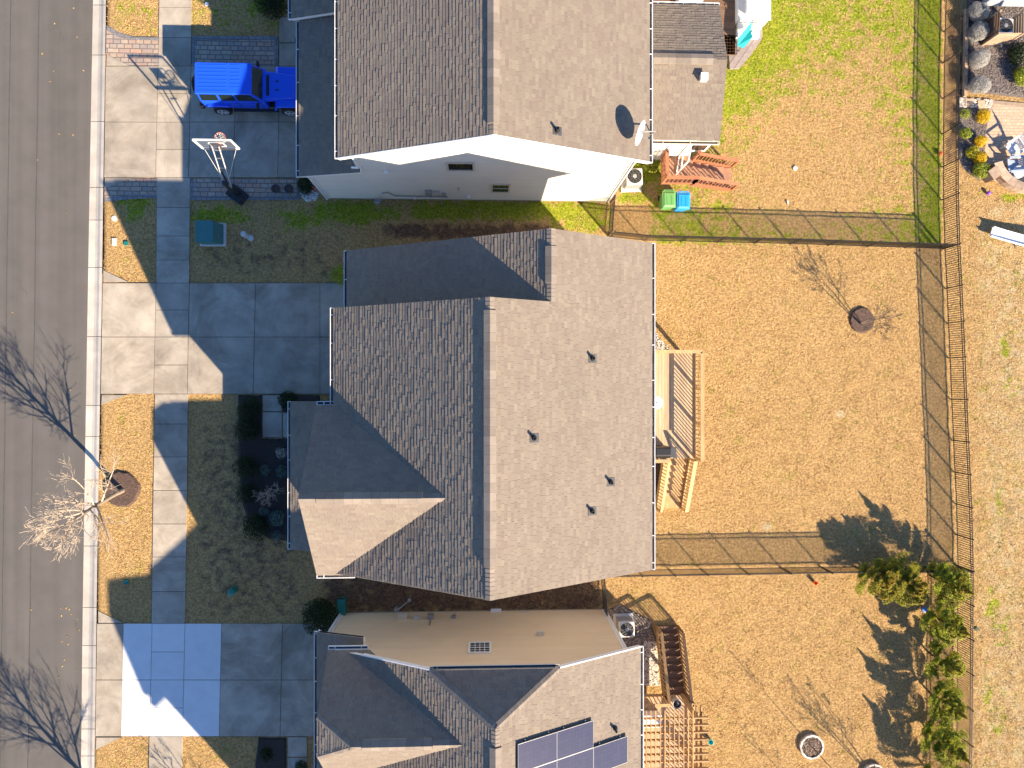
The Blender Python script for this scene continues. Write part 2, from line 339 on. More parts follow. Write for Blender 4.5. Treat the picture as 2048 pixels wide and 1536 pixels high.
def lawn_masks(x, y):
    px, py = proj(x, y)
    g = np.zeros(px.shape); d = np.zeros(px.shape)
    yard = soft(px, py, 1300, -400, 1886, 492, 3)
    gy = .50+.35*blob(px, py, 1480, 120, 110, 260)+.25*soft(px, py, 1845, -300, 1900, 500, 8)+.10*soft(px, py, 1300, 415, 1900, 500, 10)+.12*blob(px, py, 1700, 30, 160, 120)-.62*blob(px, py, 1610, 330, 190, 150)+.12*blob(px, py, 1790, 260, 80, 120)-.15*blob(px, py, 1740, 120, 50, 60)
    g = np.maximum(g, yard*gy)
    g = np.maximum(g, .85*blob(px, py, 700, 425, 130, 30)); g = np.maximum(g, .75*blob(px, py, 600, 440, 60, 26))
    g = np.maximum(g, .8*blob(px, py, 440, 430, 75, 24)); g = np.maximum(g, .72*blob(px, py, 270, 410, 40, 40))
    g = np.maximum(g, .95*soft(px, py, 820, 400, 1215, 440, 8)); g = np.maximum(g, .7*soft(px, py, 1100, 400, 1225, 470, 8))
    g = np.maximum(g, .42*soft(px, py, 215, -60, 318, 72, 10)); g = np.maximum(g, .38*soft(px, py, 385, -60, 575, 72, 10)); g = np.maximum(g, .7*blob(px, py, 530, 10, 60, 30))
    g = np.maximum(g, .9*blob(px, py, 1280, 330, 60, 60)); g = np.maximum(g, .8*blob(px, py, 1270, 395, 40, 20))
    for cx, cy, rx, ry, a in ((2010, 700, 14, 60, .55), (2020, 780, 20, 50, .4), (2000, 1010, 25, 70, .45), (1985, 1210, 20, 50, .62), (2005, 1260, 30, 50, .45), (1975, 1390, 18, 40, .6), (2000, 1430, 40, 80, .42), (2030, 395, 40, 12, .7), (2040, 560, 20, 40, .35)):
        g = np.maximum(g, a*blob(px, py, cx, cy, rx, ry))
    g = np.maximum(g, .22*soft(px, py, 1930, 480, 2600, 1700, 15))
    d = np.maximum(d, .85*soft(px, py, 760, 446, 1110, 480, 8)); d = np.maximum(d, .45*soft(px, py, 560, 455, 760, 500, 14))
    d = np.maximum(d, .72*soft(px, py, 640, 1130, 1210, 1235, 12)); d = np.maximum(d, .35*blob(px, py, 420, 1240, 60, 20)); d = np.maximum(d, .40*blob(px, py, 430, 990, 70, 60))
    d = np.maximum(d, .62*soft(px, py, 1889, 20, 1935, 330, 5)); d = np.maximum(d, .5*blob(px, py, 1330, 960, 30, 60)); d = np.maximum(d, .40*blob(px, py, 1310, 1045, 30, 30))
    d = np.maximum(d, .44*soft(px, py, 380, 450, 700, 570, 14)); d = np.maximum(d, .47*soft(px, py, 380, 800, 620, 1250, 14))  # brown painted into the house-shaded front lawns to warm the tone of their shade
    return g, d
def pale_mask(x, y):
    px, py = proj(x, y)
    m = .46*soft(px, py, 1935, 380, 2800, 1800, 12)+.24*soft(px, py, 1300, -400, 1886, 492, 6)
    for cx, cy, r in ((1680, 828, 12), (1534, 1054, 12), (1225, 1180, 30), (1420, 1230, 50), (1500, 760, 60)): m = np.maximum(m, (.9 if r < 20 else .4)*blob(px, py, cx, cy, r, r*.8))
    return m
def pxl(pts, z=0): return [W(a, b, z) for a, b in pts]
KERB_IN = [(190, -130), (186, 0), (180, 330), (172, 800), (165, 1250), (162, 1536), (160, 1700)]
KERB_OUT = [(216, -130), (213, 0), (208, 340), (205, 560), (201, 800), (195, 1150), (190, 1536), (188, 1700)]
def lx(line, y):
    for (x0, y0), (x1, y1) in zip(line, line[1:]):
        if y0 <= y <= y1: return x0+(x1-x0)*(y-y0)/(y1-y0)
    return line[0][0] if y < line[0][1] else line[-1][0]
# terrain sheet
xs = np.concatenate([[-160, -80, -40], np.arange(-28, 28.01, .14), [40, 80, 160]])
ys = np.concatenate([[-160, -80, -40], np.arange(-21, 21.01, .14), [40, 80, 160]])
X, Y = np.meshgrid(xs, ys); px_, py_ = proj(X, Y)
kin = np.interp(py_, [p[1] for p in KERB_IN], [p[0] for p in KERB_IN])
kout = np.interp(py_, [p[1] for p in KERB_OUT], [p[0] for p in KERB_OUT])
Z = np.where(px_ < kout-2.5, -.25, 0.0)
Z = Z+np.where(px_ > kin+60, (fnoise(X, Y, 1.4, 3)-.5)*.05-.02, 0)
nx, ny = len(xs), len(ys)
idx = (np.arange(nx*ny).reshape(ny, nx))
quads = np.stack([idx[:-1, :-1], idx[:-1, 1:], idx[1:, 1:], idx[1:, :-1]], -1).reshape(-1, 4)
me = bpy.data.meshes.new('lawn')
me.from_pydata(np.stack([X, Y, Z], -1).reshape(-1, 3).tolist(), [], quads.tolist())
G, D = lawn_masks(X, Y)
for nm, A in (('green', G), ('dirt_shade', D), ('pale', pale_mask(X, Y))):
    at = me.attributes.new(nm, 'FLOAT', 'POINT'); at.data.foreach_set('value', A.reshape(-1).astype(np.float32))
me.materials.append(M['lawn']); me.polygons.foreach_set('use_smooth', [True]*len(me.polygons)); me.update()
o = bpy.data.objects.new('lawn', me); COL.objects.link(o); tag(o, kind='structure', label='dormant straw coloured lawn with green patches around the houses')
# road
ROADZ = -.09
mb = MB()
L1 = [W(lx(KERB_IN, y)+2, y, ROADZ) for y in range(-130, 1701, 61)]
mb.v = [p for q in L1 for p in ((-160, q.y, ROADZ), (q.x, q.y, ROADZ))]
for k in range(len(L1)-1): mb.f.append((2*k+1, 2*k+3, 2*k+2, 2*k)); mb.m.append(0); mb.r.append(.5)
road = mb.build('road', M['asphalt']); tag(road, 'grey asphalt street along the concrete kerb', kind='structure')
# worn wheel tracks and tar stains belong to the asphalt
N_, L_, b_ = nodes(M['asphalt'])
tc = N_.new('ShaderNodeTexCoord'); mp = N_.new('ShaderNodeMapping'); mp.inputs['Scale'].default_value = (1.3, .02, 1); mp.inputs['Rotation'].default_value = (0, 0, R(-.9)); L_.new(tc.outputs['Object'], mp.inputs[0])
nn = N_.new('ShaderNodeTexNoise'); nn.inputs['Scale'].default_value = 1.5; nn.inputs['Detail'].default_value = 7; L_.new(mp.outputs[0], nn.inputs['Vector'])
n2 = N_.new('ShaderNodeTexNoise'); n2.inputs['Scale'].default_value = 90; n2.inputs['Detail'].default_value = 2; L_.new(tc.outputs['Object'], n2.inputs['Vector'])
av = N_.new('ShaderNodeMath'); av.operation = 'MULTIPLY_ADD'; av.inputs[1].default_value = .45; L_.new(n2.outputs[0], av.inputs[0]); L_.new(nn.outputs[0], av.inputs[2])
mr = N_.new('ShaderNodeMapRange'); mr.inputs[1].default_value = .45; mr.inputs[2].default_value = 1.0; mr.inputs[3].default_value = .84; mr.inputs[4].default_value = 1.16; L_.new(av.outputs[0], mr.inputs[0])
hs = N_.new('ShaderNodeHueSaturation'); L_.new(mr.outputs[0], hs.inputs['Value']); old = b_.inputs['Base Color'].links[0].from_socket; L_.new(old, hs.inputs['Color']); L_.new(hs.outputs[0], b_.inputs['Base Color'])
# tar seams along the lane and a few old spots
ts = MB()
for xx in (22, 78):
    q0 = [W(xx-(y/1536)*22+random.uniform(-.6, .6), y, ROADZ) for y in range(-130, 1701, 61)]
    for a, b in zip(q0, q0[1:]): ts.face([(a.x-.022, a.y, ROADZ+.003), (b.x-.022, b.y, ROADZ+.003), (b.x+.022, b.y, ROADZ+.003), (a.x+.022, a.y, ROADZ+.003)][::-1] if False else [(b.x-.022, b.y, ROADZ+.003), (b.x+.022, b.y, ROADZ+.003), (a.x+.022, a.y, ROADZ+.003), (a.x-.022, a.y, ROADZ+.003)])
for sx, sy, ln_ in ((150, 1240, 26), (60, 1310, 60), (120, 60, 22), (40, 560, 30), (140, 1420, 40)):
    q0 = [W(sx+random.uniform(-5, 5)+k*2, sy+k*ln_/5, ROADZ) for k in range(6)]
    for a, b in zip(q0, q0[1:]): ts.face([(b.x-.01, b.y, ROADZ+.004), (b.x+.01, b.y, ROADZ+.004), (a.x+.01, a.y, ROADZ+.004), (a.x-.01, a.y, ROADZ+.004)])
tag(ts.build('road_seam', M['tar']), 'thin darker seams and cracks in the asphalt', kind='structure')
# kerb: gutter pan rising in a roll to the lawn
kb = MB()
KJ = [-130, -60, 10, 110, 243, 375, 440, 535, 673, 811, 873, 960, 1010, 1092, 1215, 1291, 1336, 1458, 1512, 1600, 1700]
for a, b in zip(KJ, KJ[1:]):
    r = random.random()
    rows = []
    for y in (a+.5, b-.5):
        xi, xo = lx(KERB_IN, y), lx(KERB_OUT, y)
        rows.append([W(xi, y, ROADZ-.1), W(xi, y, ROADZ+.005), W(xi+.45*(xo-xi), y, ROADZ+.015), W(xi+.62*(xo-xi), y, -.045), W(xi+.78*(xo-xi), y, .01), W(xo-1, y, .032), W(xo-1, y, -.1)])
    n = len(rows[0])
    kb.mesh(rows[0]+rows[1], [(k, k+1, n+k+1, n+k) for k in range(n-1)]+[tuple(range(n)), tuple(reversed(range(n, 2*n)))], 0, r)
tag(kb.build('kerb', M['kerb_concrete']), 'pale rolled concrete kerb along the street', kind='structure')
# slabs
def slab(mb, q, z=.03, g=.012, m=0, r=None):
    P = [Vector((*W(a, b, z).xy, 0)) for a, b in q]; c = sum(P, Vector())/len(P)
    P = [p+(c-p).normalized()*g*1.4 for p in P]
    if sum(a.x*b.y-b.x*a.y for a, b in zip(P, P[1:]+P[:1])) < 0: P.reverse()
    mb.hexa([(p.x, p.y, -.05) for p in P], [(p.x, p.y, z) for p in P], m, r)
def sheet(mb, q, z=.004):
    P = pxl(q, z)
    if sum(a.x*b.y-b.x*a.y for a, b in zip(P, P[1:]+P[:1])) < 0: P.reverse()
    mb.face(P)
SWL = [(319, -130), (318, 0), (313, 400), (311, 700), (306, 1000), (302, 1300), (297, 1536), (296, 1700)]
SWR = [(384, -130), (383, 0), (380, 400), (377, 700), (374, 1000), (369, 1300), (364, 1536), (363, 1700)]
EXCL = []
sw = MB(); jt = MB()
for seg in ([-130, -60, 15, 75, 132], [355, 415, 472, 520, 566], [788, 848, 914, 981, 1048, 1114, 1183, 1247], [1473, 1545, 1620, 1700]):
    for a, b in zip(seg, seg[1:]):
        slab(sw, [(lx(SWL, a), a), (lx(SWR, a), a), (lx(SWR, b), b), (lx(SWL, b), b)])
tag(sw.build('sidewalk', M['concrete']), 'concrete sidewalk of square slabs between verge and front lawns', kind='structure')
EXCL.append([(lx(SWL, y), y) for y in range(-130, 1701, 60)]+[(lx(SWR, y), y) for y in range(1700, -131, -60)])
sheet(jt, EXCL[-1])
def drive(label, cols, rows, colr, mats, extra=(), split=None):
    d = MB()
    for ci, (c0, c1) in enumerate(zip(cols, cols[1:])):
        rr = split if (split and ci == split[0]) else None
        ylist = split[1] if rr else rows
        for a, b in zip(ylist, ylist[1:]):
            sh = lambda x, y: x-(y-rows[0])*.022 if x < 600 and x > 215 else (lx(KERB_OUT, y) if x <= 215 else x)
            slab(d, [(sh(c0, a), a), (sh(c1, a), a), (sh(c1, b), b), (sh(c0, b), b)], m=colr(ci))
    for q in extra: slab(d, q)
    tag(d.build('driveway', mats), label, kind='structure')
    q = [(lx(KERB_OUT, rows[0]), rows[0]), (cols[-1], rows[0]), (cols[-1], rows[-1]), (lx(KERB_OUT, rows[-1]), rows[-1])]
    sheet(jt, q); EXCL.append(q)
    for e in extra: EXCL.append(list(e)); sheet(jt, e)
drive('concrete driveway under the blue car and the basketball hoop', [212, 316, 382, 472, 560, 650], [132, 244, 355], lambda c: 0, [M['concrete']], extra=[[(213, 108), (258, 131), (212, 131)], [(209, 356), (262, 356), (208, 377)]], split=(1, [132, 187, 244, 299, 355]))
drive('concrete driveway half in shade leading to the middle house', [205, 312, 379, 511, 640, 700], [566, 674, 788], lambda c: 0, [M['concrete']],
      extra=[[(206, 540), (257, 564), (206, 564)], [(203, 790), (254, 790), (202, 810)]], split=(1, [566, 620, 674, 730, 788]))
drive('concrete driveway with new white slabs by the sidewalk', [194, 247, 304, 370, 443, 565, 680], [1247, 1360, 1473], lambda c: 1 if 1 <= c <= 3 else 0, [M['concrete'], M['concrete_new']],
      extra=[[(196, 1222), (246, 1246), (196, 1246)], [(192, 1475), (243, 1475), (191, 1500)]], split=(2, [1247, 1304, 1360, 1416, 1473]))
# walkway pieces
wk = MB()
for q in ([(525, 790), (564, 790), (564, 823), (525, 823)], [(525, 824), (564, 824), (564, 875), (525, 875)], [(565, 825), (600, 825), (600, 875), (565, 875)]):
    slab(wk, q); EXCL.append(q); sheet(jt, q)
tag(wk.build('front_path', M['concrete']), 'short concrete path from the driveway to the porch', kind='structure')
wk = MB()
for q in ([(558, 34), (600, 34), (600, 85), (558, 85)], [(558, 86), (600, 86), (600, 132), (558, 132)]):
    slab(wk, q); EXCL.append(q); sheet(jt, q)
for q in ([(575, 1474), (614, 1474), (614, 1514), (575, 1514)], [(575, 1515), (614, 1515), (614, 1570), (575, 1570)]):
    slab(wk, q); EXCL.append(q); sheet(jt, q)
tag(wk.build('path', M['concrete']), 'concrete entrance path slabs beside the driveways', kind='structure')
tag(jt.build('path_bed', M['joint']), 'dark joints under the concrete slabs', kind='structure')
# paver borders of the upper driveway
def pave(label, q, edge, name='paver_strip', m='paver_mixed'):
    mb = MB(); sheet(mb, q, .012)
    for k_, e in enumerate(edge): sheet(mb, e, .018+.004*k_); mb.m[-1] = 1
    tag(mb.build(name, [M[m], M['paver_edge']]), label, kind='structure'); EXCL.append(q)
pave('paver strip on the far side of the blue car', [(383, 72), (556, 72), (556, 132), (383, 132)], [[(383, 72), (556, 72), (556, 80), (383, 80)], [(383, 72), (390, 72), (390, 132), (383, 132)], [(549, 72), (556, 72), (556, 132), (549, 132)]])
pave('paver apron with curved edge at the kerb, upper', [(213, 50), (240, 66), (265, 73), (317, 74), (317, 131), (258, 131), (212, 108)], [[(213, 50), (240, 66), (265, 73), (265, 80), (238, 74), (213, 60)], [(265, 73), (317, 74), (317, 80), (265, 80)]])
pave('paver strip under the hoop base and plant pots', [(380, 357), (600, 357), (600, 400), (380, 400)], [[(380, 392), (600, 392), (600, 400), (380, 400)], [(380, 357), (387, 357), (387, 400), (380, 400)], [(593, 357), (600, 357), (600, 400), (593, 400)]])
pave('paver apron at the kerb below the upper driveway', [(209, 376), (262, 357), (314, 357), (314, 396), (262, 398), (209, 404)], [[(209, 396), (262, 389), (314, 388), (314, 396), (262, 398), (209, 404)]])
# planting beds
def bed(name, label, pts, m, z=.02, hgt=.03, stuff=False):
    P = pxl(pts); c = sum(P, Vector())/len(P)
    n = len(P); Q = [p+(c-p)*.10 for p in P]
    if sum(a.x*b.y-b.x*a.y for a, b in zip(P, P[1:]+P[:1])) < 0: P.reverse(); Q.reverse()
    mb = MB(); mb.mesh([(p.x, p.y, -.02) for p in P]+[(p.x, p.y, z+hgt) for p in Q], [(k, (k+1) % n, n+(k+1) % n, n+k) for k in range(n)]+[tuple(range(n, 2*n))])
    o = mb.build(name, M[m]); tag(o, label, kind='structure'); EXCL.append(pts); return o
bed('mulch_bed', 'dark mulch bed in front of the middle house', [(476, 790), (524, 790), (524, 877), (600, 877), (600, 1081), (578, 1082), (540, 1078), (515, 1066), (497, 1045), (485, 1010), (478, 950), (476, 880)], 'dark_mulch')
bed('mulch_bed', 'mulch strip by the middle house garage', [(565, 790), (640, 790), (640, 824), (565, 824)], 'dark_mulch')
bed('mulch_bed', 'mulch bed by the lower driveway', [(517, 1475), (573, 1475), (573, 1600), (512, 1600), (510, 1530)], 'dark_mulch')
def ring(cx, cy, r, n=26, jit=.06): return [(cx+r*(1+random.uniform(-jit, jit))*math.cos(2*math.pi*k/n), cy+r*(1+random.uniform(-jit, jit))*math.sin(2*math.pi*k/n)) for k in range(n)]
bed('mulch_ring', 'round brown mulch ring under the bare street tree', ring(243, 978, 37), 'mulch', hgt=.07)
bed('mulch_ring', 'round mulch ring under the small bare yard tree', ring(1724, 641, 26), 'mulch', hgt=.06)
bed('gravel_bed', 'dark stony mulch around the air conditioner by the tan wall', [(1212, 1222), (1240, 1208), (1300, 1240), (1312, 1275), (1318, 1372), (1284, 1372), (1282, 1310), (1255, 1300)], 'grey_mulch')
bed('mulch_bed', 'grey brown mulch bed with silver shrubs beyond the fence', [(1934, -60), (2100, -60), (2100, 200), (2048, 196), (1990, 189), (1945, 184), (1936, 172), (1934, 100)], 'grey_mulch', hgt=.02)
bed('mulch_bed', 'curved mulch bed with yellow shrubs beside the paver patio', [(1916, 214), (1978, 216), (1974, 250), (1968, 300), (1966, 350), (1960, 362), (1945, 352), (1925, 335), (1917, 310)], 'grey_mulch', hgt=.02)
bed('soil', 'bare brown soil under the yellow deck stairs', [(1295, 925), (1338, 925), (1326, 985), (1314, 1012), (1295, 1000)], 'mulch', hgt=0)
# pebbles as loose stones
def pebbles(name, label, poly, n, m, r0, r1):
    P = pxl(poly); xs_ = [p.x for p in P]; ys_ = [p.y for p in P]; PP = [(p.x, p.y) for p in P]
    mb = MB(); k = 0
    while k < n:
        x, y = random.uniform(min(xs_), max(xs_)), random.uniform(min(ys_), max(ys_))
        if not bool(inpoly(np.array([x]), np.array([y]), PP)[0]): continue
        k += 1; r = random.uniform(r0, r1); a = random.random()*6
        pts = [(x+r*(1+random.uniform(-.2, .2))*math.cos(a+t), y+r*.75*(1+random.uniform(-.2, .2))*math.sin(a+t)) for t in (0, 1.05, 2.1, 3.14, 4.2, 5.2)]
        mb.hexa([(p[0], p[1], 0) for p in pts], [(x+(p[0]-x)*.55, y+(p[1]-y)*.55, .03+r*.7) for p in pts])
    o = mb.build(name, M[m]); tag(o, label, 'stones', kind='stuff'); EXCL.append(poly)
pebbles('mulch_chips', 'loose grey brown mulch chips around the silver shrubs', [(1938, -20), (2060, -20), (2060, 192), (1990, 185), (1948, 180), (1938, 170)], 2600, 'chip', .025, .06)
pebbles('mulch_chips', 'loose grey brown mulch chips in the curved bed', [(1918, 218), (1974, 220), (1966, 345), (1945, 348), (1926, 330)], 1200, 'chip', .02, .05)
pebbles('mulch_chips', 'loose brown chips round the street tree', ring(243, 978, 33), 900, 'chip_brown', .025, .055)
pebbles('mulch_chips', 'loose brown chips round the small yard tree', ring(1724, 641, 23), 450, 'chip_brown', .02, .05)
pebbles('pebbles', 'pale pebbles between the tan wall and the deck stairs', [(1287, 1282), (1312, 1282), (1318, 1370), (1286, 1370)], 900, 'pebble', .03, .07)
pebbles('gravel', 'brown stones scattered round the air conditioner by the tan wall', [(1214, 1222), (1240, 1210), (1298, 1240), (1308, 1282), (1285, 1300), (1255, 1298)], 900, 'pebble_brown', .03, .06)
pebbles('pebbles', 'white pebble strip at the back corner of the middle house', [(1296, 600), (1306, 620), (1308, 655), (1318, 676), (1340, 698), (1340, 704), (1296, 704)], 700, 'pebble', .02, .05)
pebbles('pebbles', 'pale pebbles around the stepping stones by the fence', [(1918, 196), (1985, 200), (1980, 216), (1918, 214)], 500, 'pebble', .025, .05)
pebbles('white_stones', 'white stones around the round shrub at the garage corner', ring(620, 382, 20), 160, 'white_stone', .04, .07)
# patio beyond the fence
pt = MB(); sheet(pt, [(1980, 200), (2140, 214), (2140, 392), (2048, 386), (2005, 372), (1975, 352), (1966, 345), (1969, 300), (1975, 250)], .02)
sheet(pt, [(1980, 200), (2140, 214), (2140, 222), (1990, 208), (1982, 222), (1976, 250), (1970, 300), (1967, 345), (1963, 345), (1966, 300), (1972, 250)], .026); pt.m[-1] = 1
tag(pt.build('patio', [M['paver_tan'], M['stone_wall']]), 'tan paver patio beyond the fence', kind='structure')
EXCL.append([(1970, 195), (2140, 200), (2140, 420), (2048, 402), (2008, 394), (1966, 356)])
# bbq of stepping stones
for k, (a, b) in enumerate(((1936, 206), (1961, 209))):
    sp = MB(); c = W(a, b); sp.box((c.x, c.y, .04), (.36, .36, .08), .03)
    tag(sp.build('stepping_stone', M['paver_tan'], loc=(c.x, c.y, 0)), ['square tan stepping stone nearest the fence', 'square tan stepping stone nearest the patio'][k], 'stepping stone', 'stepping stones in the pebbles')
# house footprints keep the grass out
EXCL += [[(655, -60), (1235, -60), (1228, 400), (655, 392)], [(690, 505), (1290, 500), (1290, 1130), (610, 1120), (610, 800), (690, 790)], [(680, 1222), (1215, 1220), (1215, 1640), (660, 1640), (660, 1262)], [(1300, 30), (1460, 30), (1460, 250), (1300, 250)], [(1297, 703), (1392, 703), (1392, 922), (1297, 922)], [(1285, 1385), (1400, 1385), (1400, 1640), (1285, 1640)], [(1440, -60), (1520, -60), (1518, 85), (1490, 125), (1455, 135), (1440, 100)]]
# grass blades over the lawn (one mass)
rs = np.random.RandomState(11)
NB = 900000
bx = rs.uniform(-26.5, 26.5, NB); by = rs.uniform(-19.5, 19.5, NB); bpx, bpv = proj(bx, by)
ok = bpx > np.interp(bpv, [p[1] for p in KERB_OUT], [p[0] for p in KERB_OUT])+1
for P in EXCL: ok &= ~inpoly(bpx, bpv, P)
bx, by = bx[ok], by[ok]; n = len(bx)
g, d = lawn_masks(bx, by)
cl = fnoise(bx, by, 4.5, 77); keep = (rs.rand(n) > d*1.1) & (rs.rand(n) < np.clip((cl-.36)/.16, .06, 1))
bx, by, g, d, cl = bx[keep], by[keep], g[keep], d[keep], cl[keep]; n = len(bx)
gg = np.clip((g+(fnoise(bx, by, 2.2, 31)-.5)*2.5+(rs.rand(n)-.5)*.5-.35)/.3, 0, 1)
a = rs.uniform(0, 2*np.pi, n); ln = rs.uniform(.025, .06, n); wd = rs.uniform(.006, .013, n); hz = rs.uniform(.01, .04, n)*(.4+1.3*np.clip((cl-.3)/.4, 0, 1))+.012
gz = (fnoise(bx, by, 1.4, 3)-.5)*.05-.02
ca, sa = np.cos(a), np.sin(a)
V = np.empty((n, 3, 3), np.float32)
V[:, 0] = np.stack([bx-sa*wd, by+ca*wd, gz-.002], -1); V[:, 1] = np.stack([bx+sa*wd, by-ca*wd, gz-.002], -1); V[:, 2] = np.stack([bx+ca*ln, by+sa*ln, gz+hz], -1)
me = bpy.data.meshes.new('grass_blades'); me.vertices.add(n*3); me.vertices.foreach_set('co', V.reshape(-1))
me.loops.add(n*3); me.loops.foreach_set('vertex_index', np.arange(n*3, dtype=np.int32))
me.polygons.add(n); me.polygons.foreach_set('loop_start', np.arange(n, dtype=np.int32)*3)
me.update()
rn = rs.rand(n)[:, None]; big = fnoise(bx, by, .5, 50)[:, None]
straw = np.array([.47, .28, .11])*(1-rn)+np.array([.87, .61, .285])*rn
pl = np.clip((pale_mask(bx, by)+(fnoise(bx, by, 1.6, 91)-.5)*.8-.35)/.3, 0, 1)[:, None]
straw = straw*(.85+.3*big); straw = straw*(1-pl)+(np.array([.50, .38, .21])*(1-rn)+np.array([.85, .70, .44])*rn)*pl; grn = np.array([.09, .14, .010])*(1-rn)+np.array([.56, .60, .05])*rn
col = straw*(1-gg[:, None])+grn*gg[:, None]
at = me.attributes.new('tint', 'FLOAT_COLOR', 'FACE'); at.data.foreach_set('color', np.concatenate([col, np.ones((n, 1))], 1).astype(np.float32).reshape(-1))
me.materials.append(M['grass_blade']); me.validate()
o = bpy.data.objects.new('grass_blades', me); COL.objects.link(o); tag(o, 'short dry grass blades of the lawns', 'grass', kind='stuff')
# ================================================================ HOUSE KIT
def mark(mb): mb.marks = getattr(mb, 'marks', [])+[(len(mb.v), len(mb.f))]
def build_each(mb, name, m, par):        # one mesh object per piece laid down between marks
    ms = getattr(mb, 'marks', [])+[(len(mb.v), len(mb.f))]; v0 = f0 = 0
    for v1, f1 in ms:
        if f1 > f0:
            q = MB(); q.v = mb.v[v0:v1]; q.f = [tuple(i-v0 for i in f) for f in mb.f[f0:f1]]; q.m = mb.m[f0:f1]; q.r = mb.r[f0:f1]; q.build(name, m, par)
        v0, f0 = v1, f1

def clip(poly, a, b, c):                 # keep a*u+b*v<=c
    out = []
    for i in range(len(poly)):
        p, q = poly[i], poly[(i+1) % len(poly)]; dp, dq = a*p[0]+b*p[1]-c, a*q[0]+b*q[1]-c
        if dp <= 0: out.append(p)
        if dp*dq < 0: t = dp/(dp-dq); out.append((p[0]+t*(q[0]-p[0]), p[1]+t*(q[1]-p[1])))
    return out
def area(p): return .5*sum(a[0]*b[1]-b[0]*a[1] for a, b in zip(p, p[1:]+p[:1]))
EXPO = .127
def roofplane(mb, pts, thick=.16, tab=1.0):   # pts: convex, pts[0]->pts[1] along the eave
    P = [Vector(p) for p in pts]; u = (P[1]-P[0]).normalized(); n = u.cross(P[2]-P[1]).normalized()
    if n.z < 0: n = -n
    v = n.cross(u)
    if v.z < 0: v = -v
    O = P[0]; uv = [((p-O).dot(u), (p-O).dot(v)) for p in P]
    if area(uv) < 0: uv.reverse()
    T = lambda a, b, h: O+u*a+v*b+n*h
    ring_ = [T(a, b, -thick) for a, b in uv]; top = [T(a, b, -.004) for a, b in uv]
    if (u.cross(v)).dot(n) < 0: ring_.reverse(); top.reverse()
    mb.hexa(ring_, top, 1, .5)
    u0, u1 = min(p[0] for p in uv), max(p[0] for p in uv); v0, v1 = min(p[1] for p in uv), max(p[1] for p in uv)
    flip = (u.cross(v)).dot(n) < 0
    k = math.floor(v0/EXPO)
    patch = random.random()*50
    while k*EXPO < v1:
        a = u0-random.uniform(0, .3); b0 = k*EXPO; b1 = b0+EXPO
        row = clip(clip(uv, 0, -1, -b0), 0, 1, b1)
        if len(row) >= 3:
            rmin, rmax = min(p[0] for p in row), max(p[0] for p in row)
            while a < rmax:
                wd = random.uniform(.13, .34); e = a+wd
                if e > rmin:
                    q = clip(clip(row, -1, 0, -a-.003), 1, 0, e-.003)
                    if len(q) >= 3 and abs(area(q)) > .0006:
                        lift = .010+random.choice((0, 0, .008, .010))*tab+random.uniform(0, .002)
                        drop = random.choice((0, 0, 0, -.012, .01))
                        top = [T(p[0], p[1], .001+lift*(1-max(0, (p[1]-b0))/EXPO)+.001) for p in q]
                        bot = [T(p[0], p[1], -.003) for p in q]
                        if flip: top.reverse(); bot.reverse()
                        nn = len(q); r = min(1, max(0, random.gauss(.5, .22)+.06*(float(vnoise(a*.6+patch, b0*.6, .9, 5))-.5)))
                        mb.mesh(top+bot, [tuple(range(nn))]+[(i, nn+i, nn+(i+1) % nn, (i+1) % nn) for i in range(nn)], 0, r)
                a = e
        k += 1
    return O, u, v, n
def ridge_caps(mb, p0, p1, wd=.15, pitchl=.5, pitchr=.5, step=.14, lift=.02):
    p0, p1 = Vector(p0), Vector(p1); a = (p1-p0); Ln = a.length; a.normalize(); s = a.cross(Vector((0, 0, 1))).normalized()
    k = 0
    while k*step < Ln-.01:
        q0 = p0+a*(k*step); q1 = p0+a*min(Ln, k*step+step+.02); h0, h1 = lift, lift+.012
        r = random.gauss(.5, .2)
        mb.mesh([q0+Vector((0, 0, h0)), q1+Vector((0, 0, h1)), q0+s*wd+Vector((0, 0, h0-wd*pitchr)), q1+s*wd+Vector((0, 0, h1-wd*pitchr)), q0-s*wd+Vector((0, 0, h0-wd*pitchl)), q1-s*wd+Vector((0, 0, h1-wd*pitchl))],
                [(0, 2, 3, 1), (0, 1, 5, 4)], 0, r)
        for e in (2, 4): pass
        k += 1
def ridge_vent(house, roof, p0, p1, pitch, wd=.20, hgt=.055):
    p0, p1 = Vector(p0), Vector(p1); a = (p1-p0).normalized(); s = a.cross(Vector((0, 0, 1))).normalized(); z = Vector((0, 0, 1))
    mb = MB(); Ln = (p1-p0).length; k = 0; st_ = .30
    while k*st_ < Ln:
        q0 = p0+a*k*st_; q1 = p0+a*min(Ln, (k+1)*st_-.004); r = random.random()
        for sg in (1, -1):
            e = s*wd*sg-z*wd*pitch
            pts = [q0+z*hgt, q1+z*hgt, q1+e+z*hgt, q0+e+z*hgt]; low = [p-z*(hgt+.01) for p in pts]
            if sg > 0: pts.reverse(); low.reverse()
            mb.hexa(low, pts, 0, r)
        k += 1
    return mb.build('ridge_vent', [M['shingle_cap']], roof)
